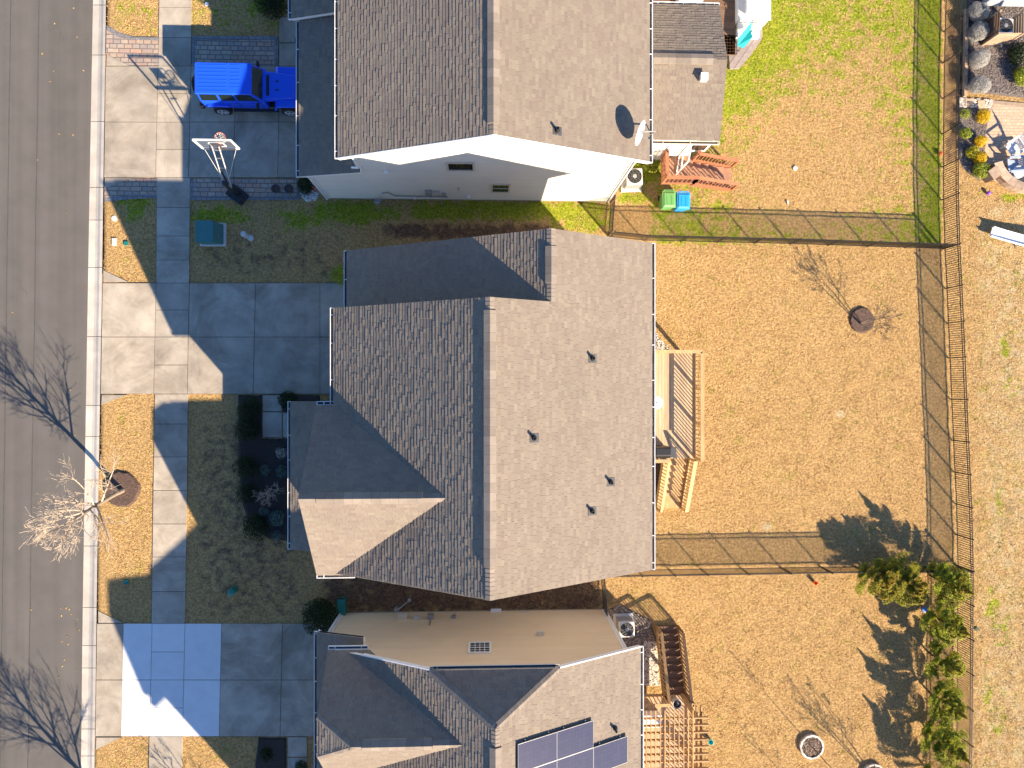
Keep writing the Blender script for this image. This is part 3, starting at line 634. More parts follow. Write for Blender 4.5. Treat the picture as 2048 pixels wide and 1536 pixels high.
def gutter(par, p0, p1, out, mname='white_metal', hang=1.15):
    p0, p1 = Vector(p0), Vector(p1); out = Vector(out).normalized(); z = Vector((0, 0, 1)); mb = MB(); a = (p1-p0).normalized()
    mb.bar(p0+out*.125, p1+out*.125, .018, .10)
    mb.bar(p0+out*.07-z*.055, p1+out*.07-z*.055, .105, .012, 1)
    mb.bar(p0+out*.012, p1+out*.012, .014, .10)
    for e in (p0, p1): mb.bar(e+out*.004, e+out*.135, .02, .10)
    L = (p1-p0).length; k = .25
    while k < L: mb.bar(p0+a*k+z*.038, p0+a*k+out*.125+z*.038, .028, .014); k += hang*random.uniform(.8, 1.2)
    return mb.build('gutter', [M[mname], M['dark_grey']], par)
def lapwall(mb, poly, O, u, n, lap=.14, m=0):   # poly in (along u, z) ; real overlapping boards
    if area(poly) < 0: poly = poly[::-1]
    O, u, n = Vector(O), Vector(u), Vector(n); z = Vector((0, 0, 1))
    z0, z1 = min(p[1] for p in poly), max(p[1] for p in poly); k = 0
    fl = u.cross(z).dot(n) < 0
    while z0+k*lap < z1:
        b0, b1 = z0+k*lap, z0+(k+1)*lap; q = clip(clip(poly, 0, -1, -b0), 0, 1, b1)
        if len(q) >= 3:
            P = [O+u*p[0]+z*p[1]+n*(.003+.014*(1-(p[1]-b0)/lap)) for p in q]
            bt = [p for p in q if abs(p[1]-b0) < 1e-6]
            if fl: P.reverse()
            r = random.random(); mb.face(P, m, r)
            if len(bt) == 2:
                a, b = sorted(bt); A, B = O+u*a[0]+z*b0, O+u*b[0]+z*b0
                f = [A+n*.003, B+n*.003, B+n*.017, A+n*.017]; mb.face(f if not fl else f[::-1], m, r)
        k += 1
def wallbox(mb, x0, y0, x1, y1, z0, z1, m=0): mb.prism([(x0, y0), (x1, y0), (x1, y1), (x0, y1)], z0, z1, m)
def window(par, O, u, n, u0, u1, z0, z1, trim='trim_tan', grid=None, mid=True):
    O, u, n = Vector(O), Vector(u), Vector(n); z = Vector((0, 0, 1)); fr = MB(); T = lambda a, b, h: O+u*a+z*b+n*h
    def bx(a0, a1, b0, b1, h0, h1, m=0, mbx=fr):
        q = [T(a0, b0, h0), T(a1, b0, h0), T(a1, b1, h0), T(a0, b1, h0)]; t = [T(a0, b0, h1), T(a1, b0, h1), T(a1, b1, h1), T(a0, b1, h1)]
        if u.cross(z).dot(n) < 0: q.reverse(); t.reverse()
        mbx.hexa(q, t, m)
    w_ = .085
    bx(u0-w_, u1+w_, z0-w_, z0, .01, .05); bx(u0-w_, u1+w_, z1, z1+w_, .01, .05); bx(u0-w_, u0, z0, z1, .01, .05); bx(u1, u1+w_, z0, z1, .01, .05)
    if mid: zm = (z0+z1)/2; bx(u0, u1, zm-.025, zm+.025, .01, .04)
    if grid:
        nxg, nyg = grid
        for k in range(1, nxg): x = u0+(u1-u0)*k/nxg; bx(x-.012, x+.012, z0, z1, .01, .034)
        for k in range(1, nyg): y = z0+(z1-z0)*k/nyg; bx(u0, u1, y-.012, y+.012, .01, .033)
    wn = fr.build('window', M[trim], par)
    g = MB(); bx(u0, u1, z0, z1, .005, .022, 0, g); g.build('pane', M['glass'], wn); return wn
def vent_pipe(roof, p, pitch_dir, h=.30):
    p = Vector(p); mb = MB(); mb.lathe(p, [(.055, -.05), (.052, h), (.035, h), (.034, h-.08), (.0, h-.09)], 14)
    mb.lathe(p, [(.10, -.06), (.095, .05), (.06, .11)], 14)
    vp = mb.build('vent_pipe', M['black_plastic'], roof)
    mb = MB(); d = Vector(pitch_dir); s = Vector((-d.y, d.x, 0)).normalized()
    q = [p+d*a+s*b+Vector((0, 0, .022)) for a, b in ((-.15, -.15), (.17, -.15), (.17, .15), (-.15, .15))]
    mb.hexa([x-Vector((0, 0, .02)) for x in q], q); mb.build('flashing', M['dark_grey'], vp); return vp
# ================================================================ HOUSE B : the middle house
ZR, ZE, ZR2, ZL2 = 10.5, 7.0, 9.3, 5.0
hb = thing('house', 'brown shingle roofed house in the middle with a front gable wing and a back deck', 'house', (-.7, -2, 0), 'houses in the row')
xr = W(980, 900, ZR).x; xeR = W(1304, 815, ZE).x; xeL = W(667, 710, ZE).x
yN1 = .5*(W(975, 597, ZR).y+W(665, 613, ZE).y); yS = .5*(W(985, 1195, ZR).y+W(1300, 1145, ZE).y)
sR = (ZR-ZE)/(xeR-xr); xr2 = xr+(ZR-ZR2)/sR
yN2 = (W(1107, 457, ZR2).y+W(1307, 487, ZE).y+W(693, 500, ZL2).y)/3
xL2 = W(694, 550, ZL2).x
rb = MB()
roofplane(rb, [(xeR, yS, ZE), (xeR, yN1, ZE), (xr, yN1, ZR), (xr, yS, ZR)])
roofplane(rb, [(xeR, yN1, ZE), (xeR, yN2, ZE), (xr2, yN2, ZR2), (xr2, yN1, ZR2)])
roofplane(rb, [(xeL, yN1, ZE), (xeL, yS, ZE), (xr, yS, ZR), (xr, yN1, ZR)])
roofplane(rb, [(xL2, yN2, ZL2), (xL2, yN1-.45, ZL2), (xr2, yN1-.45, ZR2), (xr2, yN2, ZR2)])
ZRW = 9.6; xw = W(600, 998, ZRW).x; xw1 = .5*(W(632, 809, ZE).x+W(628, 1152, ZE).x); xw = .5*(xw+xw1)
yrw = W(600, 998, ZRW).y; ynw = W(650, 810, ZE).y; ysw = W(660, 1150, ZE).y; xi = xr-(ZR-ZRW)/((ZR-ZE)/(xr-xeL))
roofplane(rb, [(xeL+.45, ynw, ZE), (xw, ynw, ZE), (xw, yrw, ZRW), (xi+.1, yrw, ZRW)])
roofplane(rb, [(xw, ysw, ZE), (xeL+.55, ysw, ZE), (xi+.1, yrw, ZRW), (xw, yrw, ZRW)])
ZP = 3.3; xp = W(581, 950, ZP).x; yp0 = W(581, 803, ZP).y; yp1 = W(577, 1099, ZP).y; xpt = xw+.75; ZPT = ZP+.42*(xpt-xp)
roofplane(rb, [(xp, yp1, ZP), (xp, yp0, ZP), (xpt, yp0, ZPT), (xpt, yp1, ZPT)])
roof_b = rb.build('roof', [M['shingle'], M['trim_tan']], hb)
cp = MB(); mark(cp); ridge_caps(cp, (xr, yS, ZR), (xr, yN1, ZR)); mark(cp); ridge_caps(cp, (xr2, yN1, ZR2), (xr2, yN2, ZR2)); mark(cp); ridge_caps(cp, (xw, yrw, ZRW), (xi, yrw, ZRW), pitchl=.72, pitchr=.72)
build_each(cp, 'ridge_cap', M['shingle_cap'], roof_b)
ridge_vent(hb, roof_b, (xr, W(980, 1135, ZR).y, ZR+.02), (xr, W(980, 620, ZR).y, ZR+.02), .5)
ridge_vent(hb, roof_b, (xr2, W(1107, 566, ZR2).y, ZR2+.02), (xr2, W(1107, 492, ZR2).y, ZR2+.02), .5)
ridge_vent(hb, roof_b, (W(632, 998, ZRW).x, yrw, ZRW+.02), (W(845, 998, ZRW).x, yrw, ZRW+.02), .72)
gutter(hb, (xeL, yN1, ZE-.09), (xeL, ynw-.1, ZE-.09), (-1, 0, 0)); gutter(hb, (xeR, yS, ZE-.09), (xeR, yN2, ZE-.09), (1, 0, 0))
gutter(hb, (xw, ynw, ZE-.09), (xeL+.2, ynw, ZE-.09), (0, 1, 0)); gutter(hb, (xw, ysw, ZE-.09), (xeL+.75, ysw, ZE-.09), (0, -1, 0))
gutter(hb, (xL2, yN1-.1, ZL2-.09), (xL2, yN2, ZL2-.09), (-1, 0, 0)); gutter(hb, (xp, yp1, ZP-.09), (xp, yp0, ZP-.09), (-1, 0, 0))
pn = Vector((sR, 0, 1)).normalized()
for a, b in ((1185, 717), (1068, 876), (1221, 964), (1184, 1022)): vent_pipe(roof_b, Wn(a, b, (xeR, 0, ZE), pn), (1, 0, -sR))
OV = .38
wb = MB()
x0, x1 = xeL+OV, xeR-OV; y0, y1 = yS+.35, yN1-.35
zq = ZE-.2
def gable(mb, x0, x1, y0, y1, zb, ze0, ze1, xr_, zr_, m=0):    # extruded along y
    prof = [(x0, zb), (x1, zb), (x1, ze1), (xr_, zr_), (x0, ze0)]
    mb.hexa([(a, y0, b) for a, b in prof], [(a, y1, b) for a, b in prof][::1], m)
sl_ = (ZR-ZE)/(xr-xeL)
def gabley(mb, x0, x1, y0, y1, prof, m=0):
    # prof (x,z) ccw looking north ; two end caps and sides
    n = len(prof); vs = [(a, y0, b) for a, b in prof]+[(a, y1, b) for a, b in prof]
    mb.mesh(vs, [tuple(range(n)), tuple(reversed(range(n, 2*n)))]+[((k+1) % n, k, n+k, n+(k+1) % n) for k in range(n)], m)
gabley(wb, x0, x1, y0, y1, [(x0, 0), (x1, 0), (x1, ZE+sR*OV-.2), (xr, ZR-.2), (x0, ZE+sl_*OV-.2)])
s2 = (ZR2-ZL2)/(xr2-xL2)
gabley(wb, xL2+OV, x1-.01, y1+.01, yN2-.35, [(xL2+OV, 0), (x1-.01, 0), (x1-.01, ZE+sR*OV-.2), (xr2, ZR2-.2), (xL2+OV, ZL2+s2*OV-.2)])
yw0, yw1 = ysw+.33, ynw-.33; pw = (ZRW-ZE)/(ynw-yrw)
vs = [(a, ZE+pw*.33-.2) for a in (yw0, yw1)]
n5 = [(yw0, 0), (yw1, 0), (yw1, ZE+pw*.33-.2), (yrw, ZRW-.2), (yw0, ZE+pw*.33-.2)]
wb.mesh([(xw+.3, a, b) for a, b in n5]+[(x0+.02, a, b) for a, b in n5], [(4, 3, 2, 1, 0), (5, 6, 7, 8, 9)]+[(k, (k+1) % 5, 5+(k+1) % 5, 5+k) for k in range(5)])
wall_b = wb.build('wall', M['grey_siding'], hb)
window(hb, (xw+.3, 0, 0), (0, 1, 0), (-1, 0, 0), yrw-.8, yrw+.8, 4.9, 6.4, 'white_metal')
gd = MB(); gd.box((xL2+OV-.02, (yN1+yN2)/2-.1, 1.1), (.05, 2.4, 2.2)); gd.build('garage_door', M['white_plastic'], hb)
gd = MB()
for yy in (yp0-.25, (yp0+yp1)/2, yp1+.25): mark(gd); gd.box((xp+.3, yy, ZP/2-.1), (.16, .16, ZP-.1))
build_each(gd, 'porch_post', M['white_plastic'], hb)
gd = MB(); gd.box(((xp+xw)/2+.3, (yp0+yp1)/2, .12), (xw-xp, yp0-yp1-.3, .24)); gd.build('porch_floor', M['concrete'], hb)
# ================================================================ HOUSE A : the upper house
ZRA, ZEA = 9.75, 7.1
ha = thing('house', 'cream sided house at the top with a satellite dish and a back sunroom', 'house', (-.6, 12, 0), 'houses in the row')
YW = Wy(1000, 402, 8.55).y
yr_ = (W(985, 270, ZRA).y+W(1297, 322, ZEA).y+W(676, 316, ZEA).y)/3
axr = W(987, 140, ZRA).x; axR = W(1299, 160, ZEA).x; axL = W(676, 160, ZEA).x; YT = 20.5
ra = MB()
roofplane(ra, [(axR, yr_, ZEA), (axR, YT, ZEA), (axr, YT, ZRA), (axr, yr_, ZRA)])
roofplane(ra, [(axL, YT, ZEA), (axL, yr_, ZEA), (axr, yr_, ZRA), (axr, YT, ZRA)])
ZEL = 4.2; xl = W(598, 200, ZEL).x; xlt = axL+.42; ZLT = ZEL+.26*(xlt-xl); yl = W(598, 353, ZEL).y; yst = W(598, 40, ZEL).y
roofplane(ra, [(xl, yst, ZEL), (xl, yl, ZEL), (xlt, yl, ZLT), (xlt, yst, ZLT)])
xl2 = W(581, 20, ZEL+.2).x
roofplane(ra, [(xl2, YT, ZEL+.12), (xl2, yst-.02, ZEL+.12), (xlt, yst-.02, ZEL+.12+.32*(xlt-xl2)), (xlt, YT, ZEL+.12+.32*(xlt-xl2))])
roof_a = ra.build('roof', [M['shingle'], M['white_metal']], ha)
cp = MB(); mark(cp); ridge_caps(cp, (axr, yr_, ZRA), (axr, YT, ZRA)); build_each(cp, 'ridge_cap', M['shingle_cap'], roof_a)
ridge_vent(ha, roof_a, (axr, W(987, 246, ZRA).y, ZRA+.02), (axr, YT, ZRA+.02), .48)
gutter(ha, (axL, yr_, ZEA-.09), (axL, YT, ZEA-.09), (-1, 0, 0)); gutter(ha, (axR, yr_, ZEA-.09), (axR, YT, ZEA-.09), (1, 0, 0))
gutter(ha, (xl, yl, ZEL-.09), (xl, yst, ZEL-.09), (-1, 0, 0)); gutter(ha, (xl2, yst, ZEL+.03), (xl2, YT, ZEL+.03), (-1, 0, 0))
sA = (ZRA-ZEA)/(axR-axr); pn = Vector((sA, 0, 1)).normalized()
vent_pipe(roof_a, Wn(1114, 262, (axR, 0, ZEA), pn), (1, 0, -sA))
wxL, wxR = axL+.40, axR-.40
wa = MB()
gabley(wa, 0, 0, YW, YT, [(wxL, .25), (wxR, .25), (wxR, ZEA+sA*.4-.2), (axr, ZRA-.2), (wxL, ZEA+sA*.4-.2)])
gabley(wa, 0, 0, YW+.004, YT-.01, [(xl+.35, .25), (wxL-.005, .25), (wxL-.005, ZLT-.2), (xl+.35, ZEL-.12)])
lapwall(wa, [(wxL, .25), (wxR, .25), (wxR, ZEA+sA*.4-.13), (axr, ZRA-.13), (wxL, ZEA+sA*.4-.13)], (0, YW, 0), (1, 0, 0), (0, -1, 0))
lapwall(wa, [(xl+.35, .25), (wxL, .25), (wxL, ZLT-.14), (xl+.35, ZEL-.06)], (0, YW, 0), (1, 0, 0), (0, -1, 0))
wall_a = wa.build('wall', M['cream_siding'], ha)
fa = MB(); fa.prism([(xl+.36, YW+.01), (wxR-.01, YW+.01), (wxR-.01, YT), (xl+.36, YT)], -.1, .249); fa.build('foundation', M['foundation'], ha)
tr = MB()
for x, zt in ((xl+.35, ZEL-.15), (wxR, ZEA-.05)): mark(tr); tr.box((x, YW-.025, zt/2+.12), (.11, .035, zt-.25))
mark(tr); tr.box((wxL+.05, YW-.03, (ZLT+ZEA)/2), (.08, .06, ZEA-ZLT-.1))
# rake boards and soffit under the gable overhang
for q0, q1 in (((axL, ZEA), (axr, ZRA)), ((axr, ZRA), (axR, ZEA))):
    mark(tr); tr.bar((q0[0], yr_-.018, q0[1]-.085), (q1[0], yr_-.018, q1[1]-.085), .035, .19)
build_each(tr, 'trim', M['white_metal'], ha)
dn = MB(); mark(dn); dn.path([(axL-.05, YW-.10, ZEA-.15), (wxL-.02, YW-.08, ZEA-.5), (wxL-.02, YW-.08, ZLT+.25), (wxL-.30, YW-.02, ZLT+.08)], .04, 8)
mark(dn); dn.path([(xl+.02, YW-.10, ZEL-.15), (xl+.28, YW-.08, ZEL-.4), (xl+.28, YW-.08, .3)], .04, 8)
mark(dn); dn.path([(axR-.02, YW-.09, ZEA-.15), (wxR+.05, YW-.06, ZEA-.6), (wxR+.05, YW-.06, .3)], .04, 8); build_each(dn, 'downspout', M['white_metal'], ha)
def wz(a, b, y): p = Wy(a, b, y); return p.x, p.z
x_a, z_a = wz(898, 338, YW); x_b, z_b = wz(945, 325, YW); window(ha, (0, YW-.014, 0), (1, 0, 0), (0, -1, 0), x_a, x_b, z_a, z_b, mid=False)
x_a, z_a = wz(985, 382, YW); x_b, z_b = wz(1018, 368, YW); window(ha, (0, YW-.014, 0), (1, 0, 0), (0, -1, 0), x_a, x_b, z_a, z_b)
def wallitem(par, name, mt, y, px, py, size, out=.12, pipe=None):
    p = Wy(px, py, y); mb = MB(); sg = -1 if y > 0 else 1
    mb.box((p.x, y+sg*(.018+out/2), p.z), (size[0], out, size[1]))
    if pipe: mb.tube((p.x+.03, y+sg*.05, p.z), (p.x+.03, y+sg*.05, p.z+pipe), .03, .03, 8)
    return mb.build(name, M[mt], par, bevel=.008)
wallitem(ha, 'meter_box', 'grey_metal', YW, 857, 381, (.28, .38), .16, -1.0); wallitem(ha, 'junction_box', 'pale_grey', YW, 875, 382, (.28, .26), .10, -.6); wallitem(ha, 'junction_box', 'grey_metal', YW, 888, 386, (.2, .22), .10, -.6)
wallitem(ha, 'dryer_vent', 'white_metal', YW, 773, 340, (.2, .2)); wallitem(ha, 'faucet_cover', 'pale_grey', YW, 917, 375, (.09, .28), .1); wallitem(ha, 'outlet_box', 'white_metal', YW, 937, 390, (.15, .14)); wallitem(ha, 'outlet_box', 'white_metal', YW, 829, 392, (.08, .22))
gp = MB(); q = [Wy(764, 384, YW), Wy(776, 382, YW), Wy(790, 389, YW), Wy(896, 391, YW)]
gp.path([(p.x, YW-.07, p.z) for p in q], .028, 8); p = Wy(757, 396, YW); gp.lathe((p.x, YW-.25, .55), [(.0, -.16), (.12, -.14), (.14, 0), (.12, .14), (0, .16)], 12); gp.box((p.x+.12, YW-.22, .8), (.3, .07, .07)); gp.tube((p.x-.1, YW-.2, .8), (p.x-.1, YW-.2, 0), .03)
gp.build('gas_meter', M['grey_metal'], ha)
# sunroom
ZRS, ZES = 5.25, 4.35
yr3 = W(1400, 118, ZRS).y; yb3 = W(1400, 281, ZES).y; yt3 = W(1400, 10, ZES).y; xs3 = (W(1453, 118, ZRS).x+W(1438, 281, ZES).x+W(1443, 10, ZES).x)/3
rs_ = MB()
roofplane(rs_, [(wxR+.02, yb3, ZES), (xs3, yb3, ZES), (xs3, yr3, ZRS), (wxR+.02, yr3, ZRS)])
roofplane(rs_, [(xs3, yt3, ZES), (wxR+.02, yt3, ZES), (wxR+.02, yr3, ZRS), (xs3, yr3, ZRS)])
roof_s = rs_.build('sunroom_roof', [M['shingle'], M['white_metal']], ha)
ridge_vent(ha, roof_s, (wxR+.1, yr3, ZRS+.02), (W(1432, 118, ZRS).x, yr3, ZRS+.02), .3)
gutter(ha, (wxR+.05, yb3, ZES-.09), (xs3, yb3, ZES-.09), (0, -1, 0), 'trim_tan'); gutter(ha, (wxR+.05, yt3, ZES-.09), (xs3, yt3, ZES-.09), (0, 1, 0))
ss = MB(); wallbox(ss, wxR+.01, yb3+.4, xs3-.35, yt3-.4, 0, ZES-.05); gab = [(yb3+.4, ZES-.05), (yt3-.4, ZES-.05), (yr3, ZRS-.2)]
ss.mesh([(xs3-.35, a, b) for a, b in gab]+[(wxR, a, b) for a, b in gab], [(0, 1, 2), (5, 4, 3), (0, 3, 4, 1), (1, 4, 5, 2), (2, 5, 3, 0)])
ss.build('sunroom_wall', M['cream_siding'], ha)
p = W(1408, 154, ZRS); v3 = MB(); zz = ZRS-(yr3-p.y)*.27; v3.box((p.x, p.y, zz+.14), (.24, .26, .24)); v3.box((p.x, p.y, zz+.275), (.28, .30, .03)); v3.build('roof_vent', M['white_metal'], roof_s)
dr = MB(); p = W(1330, 285, 2.1); dr.box((p.x+.3, yb3+.39, 2.2), (.9, .04, 2.0)); dr.build('door', M['white_plastic'], ha)
window(ha, (0, yb3+.4, 0), (1, 0, 0), (0, -1, 0), p.x+1.05, p.x+1.75, 2.0, 3.5, 'white_metal')
# ================================================================ HOUSE C : the lower house
ZEC, ZCC, ZRC, YC = 6.0, 7.9, 9.2, -10.55
hc = thing('house', 'tan sided house at the bottom with hipped gables and rooftop solar panels', 'house', (-.6, -15, 0), 'houses in the row')
yrc = (W(1282, 1298, ZEC).y+W(862, 1336, ZCC).y+W(1113, 1338, ZCC).y)/3
cxr = W(991, 1500, ZRC).x; cxR = W(1281, 1420, ZEC).x; pc = (ZRC-ZEC)/(cxR-cxr); cxL = 2*cxr-cxR
YB = -18.6; hw = (ZRC-ZCC)/pc; yap = W(990, 1457, ZRC).y
rc = MB()
roofplane(rc, [(cxR, YB, ZEC), (cxR, yrc, ZEC), (cxr+hw, yrc, ZCC), (cxr, yap, ZRC), (cxr, YB, ZRC)])
roofplane(rc, [(cxL, yrc, ZEC), (cxL, YB, ZEC), (cxr, YB, ZRC), (cxr, yap, ZRC), (cxr-hw, yrc, ZCC)])
roofplane(rc, [(cxr+hw, yrc, ZCC), (cxr-hw, yrc, ZCC), (cxr, yap, ZRC)])
ZW, ZWC = 8.55, 7.8
ynw = W(700, 1300, ZEC).y; yrw = W(800, 1492, ZW).y; pw = (ZW-ZEC)/(ynw-yrw); cxw = .5*(W(658, 1300, ZEC).x+W(632, 1424, ZWC).x); xap = W(702, 1492, ZW).x; hwid = (ZW-ZWC)/pw
xin = cxr-(ZRC-ZW)/pc; ysw = 2*yrw-ynw
roofplane(rc, [(cxL+.95, ynw, ZEC), (cxw, ynw, ZEC), (cxw, yrw+hwid, ZWC), (xap, yrw, ZW), (xin+.1, yrw, ZW)])
roofplane(rc, [(cxw, ysw, ZEC), (cxL+.55, ysw, ZEC), (xin+.1, yrw, ZW), (xap, yrw, ZW), (cxw, yrw-hwid, ZWC)])
roofplane(rc, [(cxw, yrw+hwid, ZWC), (cxw, yrw-hwid, ZWC), (xap, yrw, ZW)])
ZLC = 3.8; xlc = W(634, 1400, ZLC).x; xlct = cxL+.45; ZLCT = ZLC+.42*(xlct-xlc)*.85
roofplane(rc, [(xlc, yrc, ZLC), (xlc, YB, ZLC), (xlct, YB, ZLCT), (xlct, yrc, ZLCT)])
roof_c = rc.build('roof', [M['shingle'], M['white_metal']], hc)
cp = MB(); mark(cp); ridge_caps(cp, (cxr, YB, ZRC), (cxr, yap, ZRC)); mark(cp); ridge_caps(cp, (cxr-hw, yrc, ZCC), (cxr, yap, ZRC), .15, .35, .35, lift=.03); mark(cp); ridge_caps(cp, (cxr+hw, yrc, ZCC), (cxr, yap, ZRC), .13, .4, .4, lift=.02)
mark(cp); ridge_caps(cp, (cxw, yrw+hwid, ZWC), (xap, yrw, ZW), .13, .4, .4); mark(cp); ridge_caps(cp, (cxw, yrw-hwid, ZWC), (xap, yrw, ZW), .13, .4, .4); mark(cp); ridge_caps(cp, (xap, yrw, ZW), (xin, yrw, ZW), pitchl=.8, pitchr=.8); build_each(cp, 'ridge_cap', M['shingle_cap'], roof_c)
ridge_vent(hc, roof_c, (cxr, YB, ZRC+.02), (cxr, W(990, 1496, ZRC).y, ZRC+.02), .55); ridge_vent(hc, roof_c, (W(724, 1492, ZW).x, yrw, ZW+.02), (W(866, 1492, ZW).x, yrw, ZW+.02), .85)
gutter(hc, (cxR, YB, ZEC-.09), (cxR, yrc, ZEC-.09), (1, 0, 0)); gutter(hc, (cxw, ynw, ZEC-.09), (cxL+.85, ynw, ZEC-.09), (0, 1, 0)); gutter(hc, (xlc, YB, ZLC-.09), (xlc, yrc, ZLC-.09), (-1, 0, 0)); gutter(hc, (cxr-hw, yrc, ZCC-.09), (cxr+hw, yrc, ZCC-.09), (0, 1, 0), 'trim_tan', 9)
wc = MB(); wl, wr = cxL+.45, cxR-.45; z_l = ZEC+pc*.45-.2
gabley(wc, 0, 0, YB, YC, [(wl, .2), (wr, .2), (wr, z_l), (cxr+hw, ZCC-.2), (cxr-hw, ZCC-.2), (wl, z_l)])
gabley(wc, 0, 0, YB, YC-.004, [(xlc+.35, .2), (wl-.004, .2), (wl-.004, ZLCT-.15), (xlc+.35, ZLC-.1)])
ynq = min(ynw-.33, YC-.02); n5 = [(ysw+.33, 0), (ynq, 0), (ynq, ZEC+pw*.33-.2), (yrw, ZW-.6), (ysw+.33, ZEC+pw*.33-.2)]
wc.mesh([(cxw+.3, a, b) for a, b in n5]+[(wl+.02, a, b) for a, b in n5], [(4, 3, 2, 1, 0), (5, 6, 7, 8, 9)]+[(k, (k+1) % 5, 5+(k+1) % 5, 5+k) for k in range(5)])
lapwall(wc, [(wl, .2), (wr, .2), (wr, z_l+.07), (cxr+hw, ZCC-.13), (cxr-hw, ZCC-.13), (wl, z_l+.07)], (0, YC, 0), (1, 0, 0), (0, 1, 0))
lapwall(wc, [(xlc+.35, .2), (wl, .2), (wl, ZLCT-.09), (xlc+.35, ZLC-.04)], (0, YC, 0), (1, 0, 0), (0, 1, 0))
wc.build('wall', M['tan_siding'], hc)
fa = MB(); fa.prism([(xlc+.36, YB), (wr-.01, YB), (wr-.01, YC-.01), (xlc+.36, YC-.01)], -.1, .199); fa.build('foundation', M['foundation'], hc)
tr = MB()
for x, zt in ((xlc+.36, ZLC-.12), (wr, ZEC-.05)): mark(tr); tr.box((x, YC+.025, zt/2+.1), (.11, .035, zt-.2))
mark(tr); tr.bar((cxL+.75, yrc+.02, ZEC+pc*.75-.085), (cxr-hw, yrc+.02, ZCC-.085), .04, .19); mark(tr); tr.bar((cxr+hw, yrc+.02, ZCC-.085), (cxR, yrc+.02, ZEC-.085), .04, .19); mark(tr); tr.bar((xlc, yrc-.015, ZLC-.1), (xlct, yrc-.015, ZLCT-.1), .03, .14)
build_each(tr, 'trim', M['white_metal'], hc)
dn = MB(); mark(dn); dn.path([(xlc+.05, yrc+.02, ZLC-.15), (xlc+.28, YC+.09, ZLC-.45), (xlc+.28, YC+.09, .25), (xlc+.28, YC+.3, .1)], .045, 8)
p = Wy(697, 1294, YC+.1); p2 = Wy(701, 1274, YC+.1); mark(dn); dn.path([(p.x, YC+.1, ZEC-.15), (p2.x, YC+.1, ZLCT+.35), (p2.x-.35, YC-.0, ZLCT+.13), (p2.x-.5, YC-.22, ZLCT+.1)], .045, 8)
mark(dn); dn.path([(cxR-.02, YC+.09, ZEC-.15), (wr+.06, YC+.07, ZEC-.6), (wr+.06, YC+.07, .25)], .04, 8); build_each(dn, 'downspout', M['white_metal'], hc)
x_a, z_a = wz(941, 1288, YC); x_b, z_b = wz(979, 1306, YC); window(hc, (0, YC+.014, 0), (1, 0, 0), (0, 1, 0), x_a, x_b, z_a, z_b, 'white_metal', (4, 4))
wallitem(hc, 'vent_hood', 'trim_tan', YC, 1081, 1271, (.30, .22), .18); wallitem(hc, 'utility_box', 'trim_tan', YC, 805, 1237, (.42, .30), .22); wallitem(hc, 'junction_box', 'pale_grey', YC, 833, 1238, (.28, .2), .12)
wallitem(hc, 'meter_box', 'grey_metal', YC, 861, 1237, (.28, .34), .18, 1.0); wallitem(hc, 'junction_box', 'grey_metal', YC, 907, 1237, (.2, .22), .12, -.5); wallitem(hc, 'outlet_box', 'white_metal', YC, 992, 1224, (.5, .15), .12); wallitem(hc, 'outlet_box', 'trim_tan', YC, 1046, 1225, (.42, .14), .04)
gp = MB(); p = W(794, 1222, .4); gp.lathe((p.x, YC+.25, .5), [(.0, -.16), (.11, -.14), (.13, 0), (.11, .14), (0, .16)], 12); gp.tube((p.x, YC+.25, 0), (p.x, YC+.25, .9), .03); gp.bar((p.x, YC+.25, .8), (p.x+.55, YC+.7, .8), .05, .05); gp.lathe((p.x+.6, YC+.75, .6), [(.02, -.5), (.03, .1), (.09, .12), (.08, .25), (0, .27)], 10); gp.build('gas_meter', M['grey_metal'], hc)
pn = Vector((pc, 0, 1)).normalized(); vent_pipe(roof_c, Wn(1230, 1456, (cxR, 0, ZEC), pn), (1, 0, -pc))
# solar panels: each one stands on rails on the roof
o3 = Wn(1036, 1489, (cxR, 0, ZEC+.13), pn); sx = Vector((1, 0, -pc)).normalized(); xs_end = Wn(1187, 1441, (cxR, 0, ZEC+.13), pn); PLn = (xs_end-o3).dot(sx)/2
PY = .5*(o3.y+xs_end.y); x_0 = o3.x
LB = {(0, 0): 'dark solar panel nearest the ridge at the upper end of the array', (0, 1): 'dark solar panel in the upper row, nearer the back eave', (1, 0): 'partly cut off solar panel nearest the ridge in the lower row', (1, 1): 'partly cut off solar panel in the middle of the lower row', (1, 2): 'solar panel nearest the back gutter, set one row lower'}
for (r_, c_), lb in LB.items():
    top = Vector((x_0, PY-r_*1.0, o3.z))+sx*(c_*PLn)
    a0 = sx*.008; a1 = sx*(PLn-.012); yv = Vector((0, -1, 0))
    t = thing('solar_panel', lb, 'solar panel', top, 'solar panels on the roof')
    q = [top+a0, top+a0+yv*.985, top+a1+yv*.985, top+a1]
    fr = MB(); fr.hexa([p-pn*.045 for p in q], [p-pn*.004 for p in q])
    for aa, bb in zip(q, q[1:]+q[:1]): fr.bar(aa, bb, .012, .02)
    for k in (.2, .8): b0 = top+sx*(PLn*k)+yv*.03; fr.bar(b0-yv*.10-pn*.07, b0+yv*.95-pn*.07, .04, .05)
    fr.build('frame', M['grey_metal'], t)
    me = bpy.data.meshes.new('cells'); me.from_pydata([tuple(p+pn*.003-top) for p in q], [], [(0, 1, 2, 3)]); me.materials.append(M['solar_cell'])
    uv = me.uv_layers.new(); L_ = PLn
    for li, c in enumerate(((0, 0), (0, .985), (L_, .985), (L_, 0))): uv.data[li].uv = c
    ce = bpy.data.objects.new('cells', me); COL.objects.link(ce); ce.parent = t

